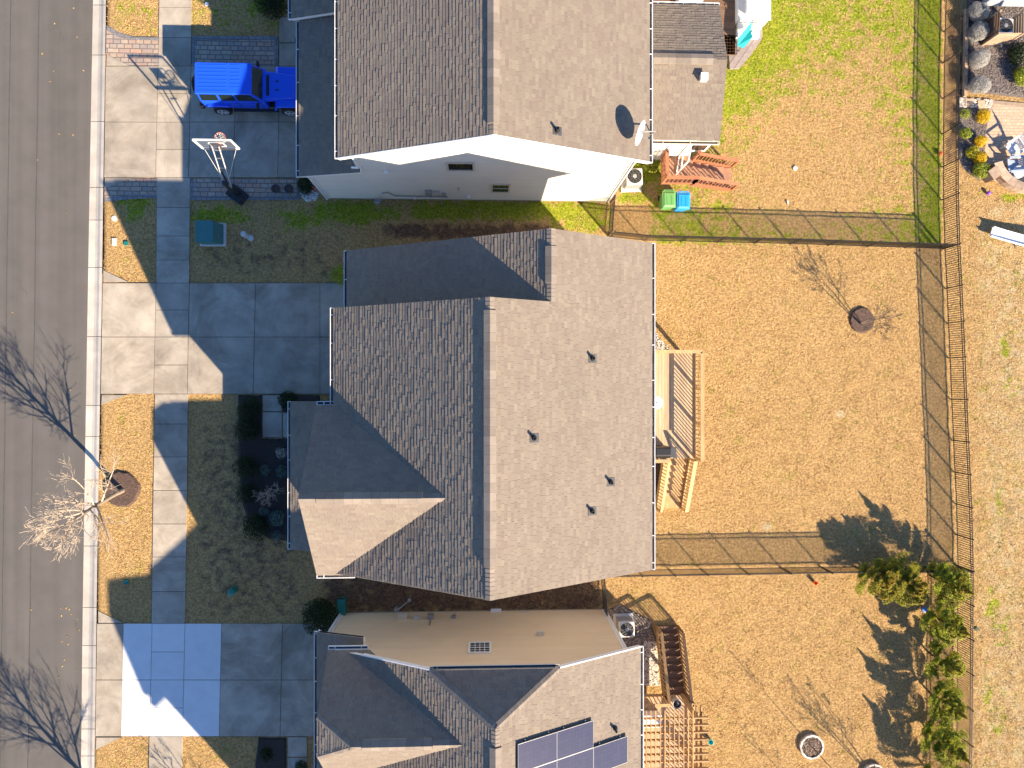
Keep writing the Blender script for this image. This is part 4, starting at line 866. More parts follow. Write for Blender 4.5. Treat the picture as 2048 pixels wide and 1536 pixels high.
# ================================================================ HOUSE D : next house down the street, mostly below the frame, its shade reaches the driveway
hd = thing('house', 'next house below the frame whose roof shades the lowest driveway', 'house', (1, -23, 0), 'houses in the row')
rd = MB(); yd0, yd1 = -26.4, -20.2
roofplane(rd, [(-4.9, yd1, 8.7), (-4.9, yd0, 8.7), (1.0, yd0, 10.9), (1.0, yd1, 10.9)])
roofplane(rd, [(6.9, yd0, 8.7), (6.9, yd1, 8.7), (1.0, yd1, 10.9), (1.0, yd0, 10.9)])
roofplane(rd, [(-4.4, -20.4, 8.6), (-4.74, -20.4, 8.6), (-4.74, -23.1, 10.4), (-4.2, -23.85, 10.9), (.5, -23.85, 10.9)])
roofplane(rd, [(-4.74, -26.5, 9.1), (-4.4, -26.5, 9.1), (.5, -23.85, 10.9), (-4.2, -23.85, 10.9), (-4.74, -24.6, 10.4)])
roofplane(rd, [(-4.74, -23.1, 10.4), (-4.74, -24.6, 10.4), (-4.2, -23.85, 10.9)])
rd.build('roof', [M['shingle'], M['white_metal']], hd)
wd_ = MB(); gabley(wd_, 0, 0, yd0+.3, yd1-.3, [(-4.3, 0), (6.4, 0), (6.4, 8.6), (1.0, 10.7), (-4.3, 8.6)]); wd_.build('wall', M['grey_siding'], hd)
# ================================================================ FENCES
def fence(label, px, hgt=1.2, space=1.72, gap=.10):
    P = [Vector((*W(a, b).xy, 0)) for a, b in px]
    t = thing('metal_fence', label, 'fence', P[0], 'black metal picket fences')
    posts = []
    for a, b in zip(P, P[1:]):
        L = (b-a).length; n = max(1, round(L/space)); d = (b-a)/n; u = d.normalized()
        for k in range(n):
            p, q = a+d*k, a+d*(k+1)
            po = MB(); po.box((p.x, p.y, hgt/2+.01), (.05, .05, hgt+.06), math.atan2(u.y, u.x)); po.lathe((p.x, p.y, hgt+.04), [(.04, 0), (.03, .02), (0, .035)], 8); po.build('post', M['black_metal'], t)
            pn = MB(); e = u*.03
            for z in (hgt-.03, hgt-.18, .12): pn.bar(p+e+Vector((0, 0, z)), q-e+Vector((0, 0, z)), .026, .03)
            m_ = int(d.length/gap)
            for i in range(1, m_): c = p+d*(i/m_); pn.box((c.x, c.y, hgt/2+.02), (.024, .024, hgt-.08), math.atan2(u.y, u.x))
            pn.build('panel', M['black_metal'], t)
    p = P[-1]; po = MB(); po.box((p.x, p.y, hgt/2+.01), (.055, .055, hgt+.06)); po.build('post', M['black_metal'], t)
    return t
fence('long black picket fence along the back of the yards', [(1892, -110), (1889, 0), (1886, 126), (1884, 268), (1884, 400), (1887, 497), (1891, 577), (1897, 716), (1904, 880), (1910, 1007), (1913, 1130), (1912, 1330), (1910, 1536), (1909, 1640)])
fence('black picket fence between the green yard and the straw yard', [(1221, 474), (1288, 481), (1580, 488), (1885, 498)])
fence('short black picket fence returning to the cream house corner', [(1216, 472), (1221, 404)], space=1.5)
fence('black picket fence between the straw yard and the lower yard', [(1210, 1140), (1400, 1137), (1640, 1133), (1911, 1131)])
fence('short black picket fence returning to the tan house corner', [(1201, 1143), (1206, 1216)], space=1.5)
# ================================================================ DECK KIT
def boards(mb, x0, x1, y0, y1, z, along='y', wd=.14, gap=.006, th=.035):
    a0, a1 = (x0, x1) if along == 'y' else (y0, y1); n = max(1, round((a1-a0)/wd)); w_ = (a1-a0)/n
    for k in range(n):
        c = a0+(k+.5)*w_
        if along == 'y': mb.box((c, (y0+y1)/2, z-th/2), (w_-gap, y1-y0, th))
        else: mb.box(((x0+x1)/2, c, z-th/2), (x1-x0, w_-gap, th))
def railing(t, p0, p1, mt, hgt=.95, gap=.18, postgap=1.9, capw=.14, name='railing', low=.08, posts=True, bal=.034):
    p0, p1 = Vector(p0), Vector(p1); d = p1-p0; L = d.length; u = d.normalized(); z = Vector((0, 0, 1))
    mb = MB(); mb.bar(p0+z*hgt, p1+z*hgt, capw, .036); mb.bar(p0+z*(hgt-.055), p1+z*(hgt-.055), .04, .07); mb.bar(p0+z*low, p1+z*low, .04, .08)
    n = int(L/gap)
    for k in range(1, n):
        c = p0+d*(k/n); mb.bar(c+z*(low+.03), c+z*(hgt-.02), bal, bal)
    mb.build(name, M[mt], t)
    if posts:
        n = max(1, round(L/postgap))
        for k in range(n+1):
            c = p0+d*(k/n); po = MB(); po.box((c.x, c.y, c.z+hgt/2-.02), (.09, .09, hgt-.05)); po.build('post', M[mt], t)
def stairs(t, x0, x1, y0, y1, z0, z1, n, dirn, mt, mts=None):   # dirn: direction going down; 'S','N','E'
    for k in range(n):
        f0, f1 = k/n, (k+1)/n; z = z0+(z1-z0)*(k+1)/(n+1); mb = MB()
        if dirn == 'S': ya, yb = y1+(y0-y1)*f0, y1+(y0-y1)*f1; mb.box(((x0+x1)/2, (ya+yb)/2+.02, z-.02), (x1-x0, abs(yb-ya)-.01+.04, .04)); mb.box(((x0+x1)/2, yb+.03, z-.10), (x1-x0, .02, .12))
        if dirn == 'N': ya, yb = y0+(y1-y0)*f0, y0+(y1-y0)*f1; mb.box(((x0+x1)/2, (ya+yb)/2-.02, z-.02), (x1-x0, abs(yb-ya)-.01+.04, .04)); mb.box(((x0+x1)/2, yb-.03, z-.10), (x1-x0, .02, .12))
        if dirn == 'E': xa, xb = x0+(x1-x0)*f0, x0+(x1-x0)*f1; mb.box(((xa+xb)/2-.02, (y0+y1)/2, z-.02), (abs(xb-xa)+.03, y1-y0, .04))
        mb.build('tread', M[mt], t)
# ---- yellow deck of the middle house
ZD = 1.5
xd0 = xeR-OV+.02; xd1 = W(1391, 810, ZD).x; yd1_ = W(1350, 706, ZD).y; yd0_ = W(1350, 917, ZD).y
t = thing('deck', 'yellow pine deck with baluster railing and stairs behind the middle house', 'deck', (xd0, yd0_, 0))
mb = MB(); boards(mb, xd0, xd1, yd0_, yd1_, ZD); mb.build('deck_floor', M['deck_floor'], t)
mb = MB(); mb.box(((xd0+xd1)/2, (yd0_+yd1_)/2, ZD-.14), (xd1-xd0-.03, yd1_-yd0_-.03, .2)); mb.build('joists', M['deck_yellow'], t)
xr_d = xd1+.02
railing(t, (xr_d, yd0_, ZD), (xr_d, yd1_, ZD), 'deck_yellow', capw=.17); railing(t, (xd0, yd1_+.02, ZD), (xr_d, yd1_+.02, ZD), 'deck_yellow', capw=.15)
xs0 = .5*(W(1342, 925, 2.45).x+W(1322, 1018, 1.0).x); xs1 = .5*(W(1393, 927, 2.45).x+W(1369, 1020, 1.0).x); ys1 = yd0_-.02; ys0 = W(1350, 1016, .1).y
railing(t, (xd0, yd0_-.02, ZD), (xs0, yd0_-.02, ZD), 'deck_yellow', capw=.14, posts=False)
xm0, xm1 = xs0, xs1
stairs(t, xm0, xm1, ys0, ys1, ZD, .0, 8, 'S', 'deck_yellow')
for xx in (xm0-.03, xm1+.03):
    railing(t, (xx, ys1, ZD), (xx, ys0, .12), 'deck_yellow', capw=.11 if xx < xm1 else .16, postgap=3.2)
    mb = MB(); mb.bar((xx, ys1, ZD-.15), (xx, ys0, -.02), .04, .26); mb.build('stringer', M['deck_yellow'], t)
for xx in (xd0+.1, xd1-.1):
    for yy in (yd0_+.1, (yd0_+yd1_)/2, yd1_-.1): mb = MB(); mb.box((xx, yy, ZD/2-.12), (.13, .13, ZD-.24)); mb.build('support_post', M['deck_yellow'], t)
# table and grill on it
p = W(1313, 805, ZD+.72); t = thing('garden_table', 'small round white table on the yellow deck', 'table', (p.x, p.y, ZD))
mb = MB(); mb.lathe((p.x, p.y, ZD), [(.22, 0), (.22, .02), (.03, .05), (.03, .68)], 20); mb.build('pedestal', M['white_plastic'], t)
mb = MB(); mb.lathe((p.x, p.y, ZD+.68), [(.28, 0), (.29, .02), (.28, .04), (.03, .055), (0, .055)], 28)
mb.build('tabletop', M['white_plastic'], t)
mb = MB(); mb.lathe((p.x, p.y, ZD+.735), [(.03, 0), (.012, .04), (.01, .30), (0, .31)], 10); mb.build('centre_post', M['dark_grey'], t)
p = W(1325, 905, ZD+.9); t = thing('gas_grill', 'black covered gas grill in the corner of the yellow deck', 'grill', (p.x, p.y, ZD)); gx, gy = p.x, p.y
mb = MB(); mb.box((gx, gy, ZD+.42), (.62, .5, .8)); mb.build('cabinet', M['black_metal'], t, bevel=.02)
mb = MB(); mb.hexa([(gx-.36, gy-.27, ZD+.84), (gx+.36, gy-.27, ZD+.84), (gx+.36, gy+.27, ZD+.84), (gx-.36, gy+.27, ZD+.84)], [(gx-.33, gy-.12, ZD+1.1), (gx+.33, gy-.12, ZD+1.1), (gx+.33, gy+.2, ZD+1.1), (gx-.33, gy+.2, ZD+1.1)]); li = mb.build('lid', M['black_metal'], t, bevel=.03)
mb = MB(); mb.bar((gx-.25, gy-.31, ZD+.95), (gx+.25, gy-.31, ZD+.95), .03, .03); mb.build('handle', M['grey_metal'], li)
for s_ in (-1, 1): mb = MB(); mb.box((gx+s_*.50, gy, ZD+.82), (.26, .46, .035)); mb.build('side_shelf', M['dark_grey'], t, bevel=.01)
# ---- red deck of the upper house
ZRD = 1.15
a = W(1324, 300, ZRD); b = W(1386, 367, ZRD); rx0, rx1, ry1, ry0 = a.x, b.x, a.y, b.y
t = thing('deck', 'red stained deck with lattice railing and stairs below the sunroom', 'deck', (rx0, ry0, 0))
ry1 = yb3+.38
mb = MB(); boards(mb, rx0, rx1, ry0, ry1, ZRD); mb.build('deck_floor', M['deck_red_floor'], t)
mb = MB(); mb.box(((rx0+rx1)/2, (ry0+ry1)/2, ZRD-.14), (rx1-rx0-.03, ry1-ry0-.03, .2)); mb.build('joists', M['deck_red'], t)
def lattice(t, p0, p1, hgt, mt):
    p0, p1 = Vector(p0), Vector(p1); d = p1-p0; L = d.length; z = Vector((0, 0, 1)); mb = MB()
    mb.bar(p0+z*hgt, p1+z*hgt, .15, .045); mb.bar(p0+z*.08, p1+z*.08, .05, .1)
    n = int(L/.14)
    for k in range(-int(hgt/.14), n+1):
        for sg in (1, -1):
            s0 = k*.14; s1 = s0+hgt-.1
            if sg < 0: s0, s1 = s1, s0
            q0, q1 = s0, s1; z0_, z1_ = .08, hgt-.03
            lo, hi = 0, L
            def zz(s): return z0_+(z1_-z0_)*(s-q0)/(q1-q0)
            c0, c1 = min(max(q0, lo), hi), min(max(q1, lo), hi)
            if abs(c1-c0) < .03: continue
            off = Vector((-d.y, d.x, 0)).normalized()*.012*sg
            mb.bar(p0+d*(c0/L)+z*zz(c0)+off, p0+d*(c1/L)+z*zz(c1)+off, .008, .035)
    mb.build('lattice_railing', M[mt], t)
    for e in (p0, p1): po = MB(); po.box((e.x, e.y, e.z+hgt/2+.04), (.1, .1, hgt+.12)); po.build('post', M[mt], t)
lattice(t, (rx0, ry0, ZRD), (rx0, ry1-.05, ZRD), .92, 'deck_red')
railing(t, (rx0, ry0, ZRD), (rx1, ry0, ZRD), 'deck_red', .92, capw=.15)
a = W(1392, 303, ZRD); railing(t, (rx1, W(1390, 320, ZRD).y, ZRD), (rx1+.02, ry1-.02, ZRD), 'deck_red', .92, capw=.14, posts=False)
e = W(1462, 372, .15); rx2 = e.x; rys0 = ry0; rys1 = ry0+1.15
yst2 = W(1390, 320, ZRD).y
stairs(t, rx1, rx2, ry0+.05, yst2-.05, ZRD, 0, 5, 'E', 'deck_red_floor')
railing(t, (rx1, ry0, ZRD), (rx2, ry0, .2), 'deck_red', .92, capw=.14, postgap=3); railing(t, (rx1, yst2, ZRD), (rx2, yst2, .2), 'deck_red', .92, capw=.14, postgap=3)
for yy in (ry0, yst2): mb = MB(); mb.bar((rx1, yy, ZRD-.16), (rx2, yy, -.02), .04, .28); mb.build('stringer', M['deck_red'], t)
# open white screen door
q = thing('screen_door', 'open white framed screen door standing over the red deck', 'door', (rx0+.75, ry1, ZRD))
d0 = Vector((rx0+.78, ry1+.0, ZRD+.02)); u = Vector((-.16, -.98, 0)).normalized(); z = Vector((0, 0, 1)); mb = MB(); wd_, hd_ = .84, 2.0
for s0, s1 in (((0, 0), (0, hd_)), ((wd_, 0), (wd_, hd_)), ((0, .04), (wd_, .04)), ((0, hd_-.03), (wd_, hd_-.03)), ((0, .8), (wd_, .8))):
    mb.bar(d0+u*s0[0]+z*s0[1], d0+u*s1[0]+z*s1[1], .045, .07)
mb.build('door_frame', M['white_plastic'], q)
# ---- deck, stairs and pergola of the lower house
ZD3 = 1.5
cx0 = wr+.02; cx1 = W(1376, 1440, ZD3).x; cy1 = W(1300, 1392, ZD3).y; cy0 = -18.6
t = thing('deck', 'tan deck with stairs down to the lawn behind the tan house', 'deck', (cx0, cy1, 0))
mb = MB(); boards(mb, cx0, cx1, cy0, cy1, ZD3); mb.build('deck_floor', M['deck_floor'], t)
mb = MB(); mb.box(((cx0+cx1)/2, (cy0+cy1)/2, ZD3-.14), (cx1-cx0-.03, cy1-cy0-.03, .2)); mb.build('joists', M['wood_tan'], t)
sxa = W(1329, 1380, ZD3).x; sxb = W(1371, 1380, ZD3).x; syn = W(1330, 1252, .1).y
railing(t, (cx0, cy1, ZD3), (sxa, cy1, ZD3), 'wood_tan', capw=.14); railing(t, (cx1, cy0, ZD3), (cx1, cy1, ZD3), 'wood_tan', capw=.15)
railing(t, (sxb, cy1, ZD3), (cx1, cy1-.01, ZD3), 'wood_tan', capw=.14, posts=False)
stairs(t, sxa, sxb, cy1, syn, ZD3, 0, 9, 'N', 'wood_brown')
for xx in (sxa-.02, sxb+.02):
    railing(t, (xx, cy1, ZD3), (xx, syn, .12), 'wood_brown' if xx > sxa else 'wood_tan', capw=.13, postgap=3.4); mb = MB(); mb.bar((xx, cy1, ZD3-.15), (xx, syn, -.02), .04, .26); mb.build('stringer', M['wood_tan'], t)
for xx in (cx0+.1, cx1-.1):
    for yy in (cy1-.1, cy1-2.6, cy0+.1): mb = MB(); mb.box((xx, yy, ZD3/2-.12), (.13, .13, ZD3-.24)); mb.build('support_post', M['wood_tan'], t)
ZPG = 4.0
pg1 = W(1300, 1428, ZPG).y; pgx1 = W(1398, 1480, ZPG).x; pgxe = W(1416, 1480, ZPG).x; pgx0 = cxR-.25
t = thing('pergola', 'open wooden pergola of crossed slats over the tan deck', 'pergola', (pgx0, pg1, ZD3)); pgy0 = -18.4
for k, xx in enumerate((W(1394, 1480, ZPG).x, W(1403, 1480, ZPG).x)): mb = MB(); mb.box((xx, (pg1+pgy0)/2+.05, ZPG-.09), (.045, pg1-pgy0+.4, .19)); mb.build('beam', M['wood_tan'], t)
yy = pg1-.15; k = 0
while yy > pgy0: mb = MB(); mb.box(((pgx0+pgxe)/2, yy, ZPG+.075), (pgxe-pgx0, .045, .14)); mb.build('rafter', M['wood_tan'], t); yy -= .30
xx = pgx0+.12
while xx < pgx1-.12: mb = MB(); mb.box((xx, (pg1+pgy0)/2+.12, ZPG+.165), (.042, pg1-pgy0+.2, .042)); mb.build('slat', M['wood_tan'], t); xx += .195
for yy in (pg1-.35, pg1-2.6): mb = MB(); mb.box((pgx1+.0, yy, (ZPG+ZD3)/2-.1), (.14, .14, ZPG-ZD3-.15)); mb.build('post', M['wood_tan'], t)
p = W(1355, 1409, ZD3+.4); t = thing('planter', 'round dark planter pot on the tan deck', 'planter', (p.x, p.y, ZD3)); mb = MB(); mb.lathe((p.x, p.y, ZD3), [(.15, 0), (.20, .38), (.215, .40), (.19, .40), (.17, .30), (0, .29)], 24); mb.build('pot', M['pale_grey'], t); mb = MB(); mb.lathe((p.x, p.y, ZD3+.30), [(.175, 0), (.17, .03), (0, .04)], 16); mb.build('soil', M['black_plastic'], t)
p = W(1303, 1440, ZD3+.4); t = thing('storage_chest', 'white storage chest under the pergola by the tan house', 'chest', (p.x, p.y, ZD3)); mb = MB(); mb.box((p.x, p.y, ZD3+.25), (.8, .5, .48)); mb.build('body', M['white_plastic'], t, bevel=.02); mb = MB(); mb.box((p.x, p.y, ZD3+.52), (.84, .54, .06)); mb.build('lid', M['white_plastic'], t, bevel=.015)
# ================================================================ AIR CONDITIONERS
def ac_unit(px, py, label, rz=0, h=.82, s=.74, case='pale_grey'):
    p = W(px, py, 0); t = thing('air_conditioner', label, 'air conditioner', (0, 0, 0), 'air conditioning units')
    mb = MB(); mb.box((0, 0, .05), (s+.22, s+.22, .1)); mb.build('pad', M['pale_grey'], t)
    mb = MB(); mb.box((0, 0, h/2+.1), (s, s, h)); mb.build('cabinet', M[case], t, bevel=.04)
    mb = MB()
    for k in range(12): z = .2+k*(h-.18)/12; mb.box((0, 0, z), (s+.012, s+.012, .022))
    mb.build('louvre', M['grey_metal'], t)
    mb = MB(); mb.lathe((0, 0, h+.1), [(s*.41, -.02), (s*.41, .012), (s*.38, .012), (s*.38, -.015), (0, -.016)], 32); mb.build('fan_well', M['black_plastic'], t)
    mb = MB()
    for rr in (.08, .14, .20, .26): mb.lathe((0, 0, h+.125), [(rr*s/.6-.004, 0), (rr*s/.6-.004, .006), (rr*s/.6+.004, .006), (rr*s/.6+.004, 0), (rr*s/.6-.004, 0)], 32)
    for k in range(10): a = k*math.pi/5; mb.bar((.05*math.cos(a), .05*math.sin(a), h+.128), (s*.40*math.cos(a), s*.40*math.sin(a), h+.128), .008, .008)
    mb.lathe((0, 0, h+.10), [(.09, 0), (.09, .035), (0, .045)], 18); mb.build('fan_guard', M['grey_metal'], t)
    mb = MB()
    for k in range(4):
        a = k*math.pi/2+.4; c, d = math.cos(a), math.sin(a); q = [(.07, -.05), (s*.35, -.11), (s*.36, .09), (.07, .04)]
        mb.mesh([(x*c-y*d, x*d+y*c, h+.092+(.014 if y > 0 else 0)) for x, y in q], [(0, 1, 2, 3)])
    mb.build('fan_blade', M['dark_grey'], t)
    t.location = (p.x, p.y, 0); t.rotation_euler = (0, 0, rz); return t
ac_unit(1261, 364, 'grey air conditioner on a pad at the corner of the cream house', .05); ac_unit(1246, 1246, 'pale air conditioner on brown stones beside the tan house', .03, .8, .72); ac_unit(1984, 70, 'air conditioner inside the wooden slat enclosure', -.05, .8, .74)
# enclosure of the third unit
q = [W(1966, 47), W(1963, 91), W(2011, 89), W(2012, 48)]
t = thing('slat_screen', 'three sided wooden slat screen around an air conditioner beyond the fence', 'screen', q[0])
for a_, b_, mt in ((q[0], q[1], 'wood_brown'), (q[1], q[2], 'wood_slat'), (q[2], q[3], 'wood_slat')):
    mb = MB(); u = (b_-a_); n = 7
    for k in range(n): z = .12+k*.16; mb.bar(a_+Vector((0, 0, z)), b_+Vector((0, 0, z)), .022, .13)
    mb.build('slat_panel', M[mt], t)
for a_ in q: mb = MB(); mb.box((a_.x, a_.y, .6), (.09, .09, 1.2)); mb.build('post', M['wood_slat'], t)
# ================================================================ DISH
rp = Wn(1285, 266, (axR, 0, ZEA), Vector((sA, 0, 1)).normalized()); base = Vector((axR+.05, W(1299, 268, ZEA).y, ZEA-.05))
dc = W(1276, 265, 7.95); t = thing('satellite_dish', 'white oval satellite dish at the back eave of the cream house', 'dish', base)
nd = Vector((.88, -.34, .34)).normalized(); ux = nd.cross(Vector((0, 0, 1))).normalized(); uy = ux.cross(nd)
mb = MB(); vs, fs = [], []; NR, NA = 5, 28
for side in (0, 1):
    for j in range(NR+1):
        for k in range(NA):
            r_ = j/NR; a = 2*math.pi*k/NA; vs.append(dc+ux*r_*.46*math.cos(a)+uy*r_*.40*math.sin(a)+nd*(.09*r_*r_-.018*side))
o_ = (NR+1)*NA
for j in range(NR):
    for k in range(NA):
        f = (j*NA+k, j*NA+(k+1) % NA, (j+1)*NA+(k+1) % NA, (j+1)*NA+k); fs.append(f[::-1]); fs.append(tuple(o_+i for i in f))
for k in range(NA): fs.append((NR*NA+k, NR*NA+(k+1) % NA, o_+NR*NA+(k+1) % NA, o_+NR*NA+k))
mb.mesh(vs, fs); mb.build('reflector', M['white_metal'], t, smooth=True)
mb = MB(); mb.path([base, base+Vector((.1, 0, .35)), dc-nd*.06], .025); mb.build('mast', M['grey_metal'], t)
mb = MB(); mb.tube(dc-uy*.38, dc+nd*.5-uy*.25, .014); lb = mb.build('feed_arm', M['grey_metal'], t); mb = MB(); mb.tube(dc+nd*.48-uy*.25, dc+nd*.36-uy*.22, .05, .035); mb.build('receiver', M['dark_grey'], lb)
# ================================================================ BINS
def wheelie(px, py, label, mt, rz=0):
    p = W(px, py); t = thing('wheeled_bin', label, 'bin', (0, 0, 0), 'wheeled bins by the red deck')
    def rq(x, y, z): return [(-x, -y, z), (x, -y, z), (x, y, z), (-x, y, z)]
    mb = MB(); mb.hexa(rq(.23, .26, .06), rq(.29, .36, .98)); mb.build('body', M[mt], t, bevel=.03)
    mb = MB(); mb.hexa(rq(.31, .385, .98), rq(.31, .385, 1.01)); mb.hexa(rq(.28, .35, 1.01), rq(.22, .27, 1.06)); mb.box((-.10, -.05, 1.065), (.03, .45, .02)); mb.box((.10, -.05, 1.065), (.03, .45, .02)); li = mb.build('lid', M[mt], t, bevel=.015)
    mb = MB(); mb.bar((-.24, .43, .99), (.24, .43, .99), .035, .035)
    for s_ in (-1, 1): mb.bar((s_*.22, .34, .97), (s_*.22, .43, .99), .04, .04)
    mb.build('handle', M[mt], t)
    for s_ in (-1, 1): mb = MB(); mb.lathe((s_*.24, .28, .12), [(.0, -.03), (.12, -.03), (.12, .03), (0, .03)], 16, axis='X'); mb.build('wheel', M['tyre'], t)
    t.location = (p.x, p.y, 0); t.rotation_euler = (0, 0, rz)
wheelie(1327, 410, 'green wheeled bin beside the red deck', 'bin_green', .02); wheelie(1355, 413, 'blue wheeled bin beside the red deck', 'bin_blue', -.02)
p = W(687, 1209); t = thing('garden_caddy', 'teal green upright box at the corner of the tan house', 'box', (p.x, p.y, 0)); mb = MB(); mb.box((p.x, p.y, .25), (.32, .72, .5), .05); mb.build('body', M['bin_teal'], t, bevel=.03); mb = MB(); mb.box((p.x, p.y, .53), (.36, .76, .05), .05); mb.build('lid', M['bin_teal'], t, bevel=.02); mb = MB(); mb.bar((p.x-.15, p.y+.42, .5), (p.x+.15, p.y+.42, .5), .04, .04); mb.build('handle', M['black_plastic'], t)
# utility boxes
p = W(428, 470); t = thing('transformer_box', 'teal green utility transformer box on the grass strip', 'utility box', (p.x, p.y, 0)); mb = MB(); mb.box((p.x, p.y, .08), (1.16, 1.06, .16)); mb.build('pad', M['pale_grey'], t, bevel=.02)
mb = MB(); x, y = p.x, p.y; mb.hexa([(x-.5, y-.46, .16), (x+.5, y-.46, .16), (x+.5, y+.46, .16), (x-.5, y+.46, .16)], [(x-.5, y-.46, .78), (x+.22, y-.46, .78), (x+.22, y+.46, .78), (x-.5, y+.46, .78)]); mb.build('cabinet', M['box_teal'], t, bevel=.025)
mb = MB(); mb.box((x-.14, y, .80), (.78, .98, .04)); mb.build('lid', M['box_teal'], t, bevel=.012); mb = MB(); mb.box((x+.36, y-.1, .46), (.03, .10, .10)); mb.build('lock', M['grey_metal'], t)
p = W(494, 472); t = thing('cable_pedestal', 'pale cable pedestal with round cap on the grass strip', 'pedestal', (p.x, p.y, 0)); mb = MB(); mb.lathe((p.x, p.y, 0), [(.13, 0), (.13, .5), (.10, .55), (0, .57)], 18); mb.build('post', M['pale_grey'], t, smooth=False); mb = MB(); mb.lathe((p.x+.18, p.y-.1, 0), [(.14, 0), (.14, .12), (0, .15)], 18); mb.build('base', M['pale_grey'], t)
p = W(470, 1178); t = thing('cable_pedestal', 'small green cylinder pedestal on the shaded front lawn', 'pedestal', (p.x, p.y, 0)); mb = MB(); mb.lathe((p.x, p.y, 0), [(.15, 0), (.15, .48), (.13, .50)], 18); mb.build('post', M['bin_teal'], t); mb = MB(); mb.lathe((p.x, p.y, .5), [(.16, -.03), (.16, .03), (.06, .08), (0, .085)], 18); mb.build('cap', M['bin_teal'], t)
def smallthing(name, label, cat, px, py, prof, mt, z=0, group=None):
    p = W(px, py, z); mb = MB(); mb.lathe((p.x, p.y, z), prof, 20); o = mb.build(name, M[mt], loc=(p.x, p.y, z), smooth=False); tag(o, label, cat, group); return o
smallthing('pipe_cap', 'white round pipe cap in the patchy green yard', 'cap', 1590, 337, [(.10, 0), (.10, .05), (.03, .06), (0, .06)], 'white_plastic')
smallthing('toy_ball', 'orange ball by the back fence of the green yard', 'ball', 1879, 308, [(0, 0), (.07, .03), (.10, .10), (.07, .17), (0, .20)], 'orange')
smallthing('toy_ball', 'purple ball on the straw lawn below the patio', 'ball', 1974, 387, [(0, 0), (.07, .03), (.10, .10), (.07, .17), (0, .20)], 'purple')
smallthing('plastic_cup', 'small orange cup on the lower straw lawn', 'cup', 1628, 1164, [(.07, 0), (.10, .2), (.09, .2), (.06, .04), (0, .04)], 'orange')
smallthing('plastic_cup', 'small teal cup beside the pergola', 'cup', 1419, 1480, [(.09, 0), (.12, .24), (.11, .24), (.08, .05), (0, .05)], 'cup_teal')
smallthing('frisbee', 'blue flying disc in the shade of the conifers', 'frisbee', 1849, 1219, [(.10, .0), (.13, .01), (.125, .03), (.06, .035), (0, .035)], 'frisbee_blue')
smallthing('flying_ring', 'small pale disc on the right hand lawn', 'disc', 1953, 1258, [(.09, 0), (.09, .03), (0, .035)], 'shrub_pale')
smallthing('valve_cover', 'small white cap on the upper left lawn', 'cover', 414, 9, [(.09, 0), (.09, .05), (0, .06)], 'white_plastic')
smallthing('valve_cover', 'round grey meter cover by the kerb above the middle driveway', 'cover', 229, 437, [(.13, 0), (.13, .035), (0, .04)], 'pale_grey')
for k, (a, b, m_, lb) in enumerate(((229, 484, 'pale_grey', 'rectangular grey meter lid on the verge near the kerb'), (253, 487, 'bin_teal', 'small teal valve lid beside the grey meter lid'), (253, 1164, 'bin_teal', 'small teal valve lid on the shaded verge'), (1575, 405, 'white_plastic', 'small white marker lying in the green yard'))):
    p = W(a, b); mb = MB(); mb.box((p.x, p.y, .03), (.20 if k < 3 else .06, .34 if k == 0 else .18, .06), .1*k); o = mb.build('meter_lid', M[m_], loc=(p.x, p.y, 0), bevel=.01); tag(o, lb, 'lid')
for a, b, lb in ((555, 381, 'round dark plant pot, left of the pair on the pavers'), (581, 381, 'round dark plant pot, right of the pair on the pavers')):
    p = W(a, b); t = thing('plant_pot', lb, 'plant pot', (p.x, p.y, 0), 'plant pots on the pavers'); mb = MB(); mb.lathe((p.x, p.y, 0.02), [(.14, 0), (.19, .28), (.21, .30), (.18, .30), (.165, .24), (0, .23)], 24); mb.build('pot', M['dark_grey'], t); mb = MB(); mb.lathe((p.x, p.y, .25), [(.17, 0), (.1, .03), (0, .04)], 14); mb.build('soil', M['mulch'], t)
p = W(632, 381, .35); t = thing('garden_hose', 'coiled red garden hose on the cream house corner', 'hose', (p.x, p.y, .3)); mb = MB()
for j in range(4):
    r_ = .17+.012*j; mb.path([(p.x+r_*math.cos(a*.42)*.75, p.y+.04*j, .35+r_*math.sin(a*.42)+.03*j) for a in range(16)], .014, 6)
mb.build('coil', M['hose_red'], t)
# fallen leaves on the road
mb = MB()
for a, b in [(147, 16), (109, 47), (84, 107), (170, 73), (107, 142), (167, 141), (146, 270), (118, 268), (25, 625), (100, 163), (75, 320), (132, 426), (62, 1220), (117, 1355), (10, 1340), (140, 780), (150, 870), (165, 900), (154, 74)]+[(random.uniform(120, 165), random.uniform(1200, 1345)) for _ in range(14)]:
    p = W(a, b, ROADZ+.01); r_ = random.uniform(.03, .06); an = random.random()*6
    mb.hexa([(p.x+r_*math.cos(an+t_)*(1 if t_ in (0, 3.14) else .5), p.y+r_*math.sin(an+t_)*(1 if t_ in (0, 3.14) else .5), ROADZ+.004) for t_ in (0, 1.57, 3.14, 4.71)], [(p.x+r_*math.cos(an+t_)*(1 if t_ in (0, 3.14) else .5), p.y+r_*math.sin(an+t_)*(1 if t_ in (0, 3.14) else .5), ROADZ+.012+.01*(t_ == 0)) for t_ in (0, 1.57, 3.14, 4.71)])
tag(mb.build('fallen_leaves', M['leaf_dry']), 'dry leaves scattered on the asphalt', 'leaves', kind='stuff')
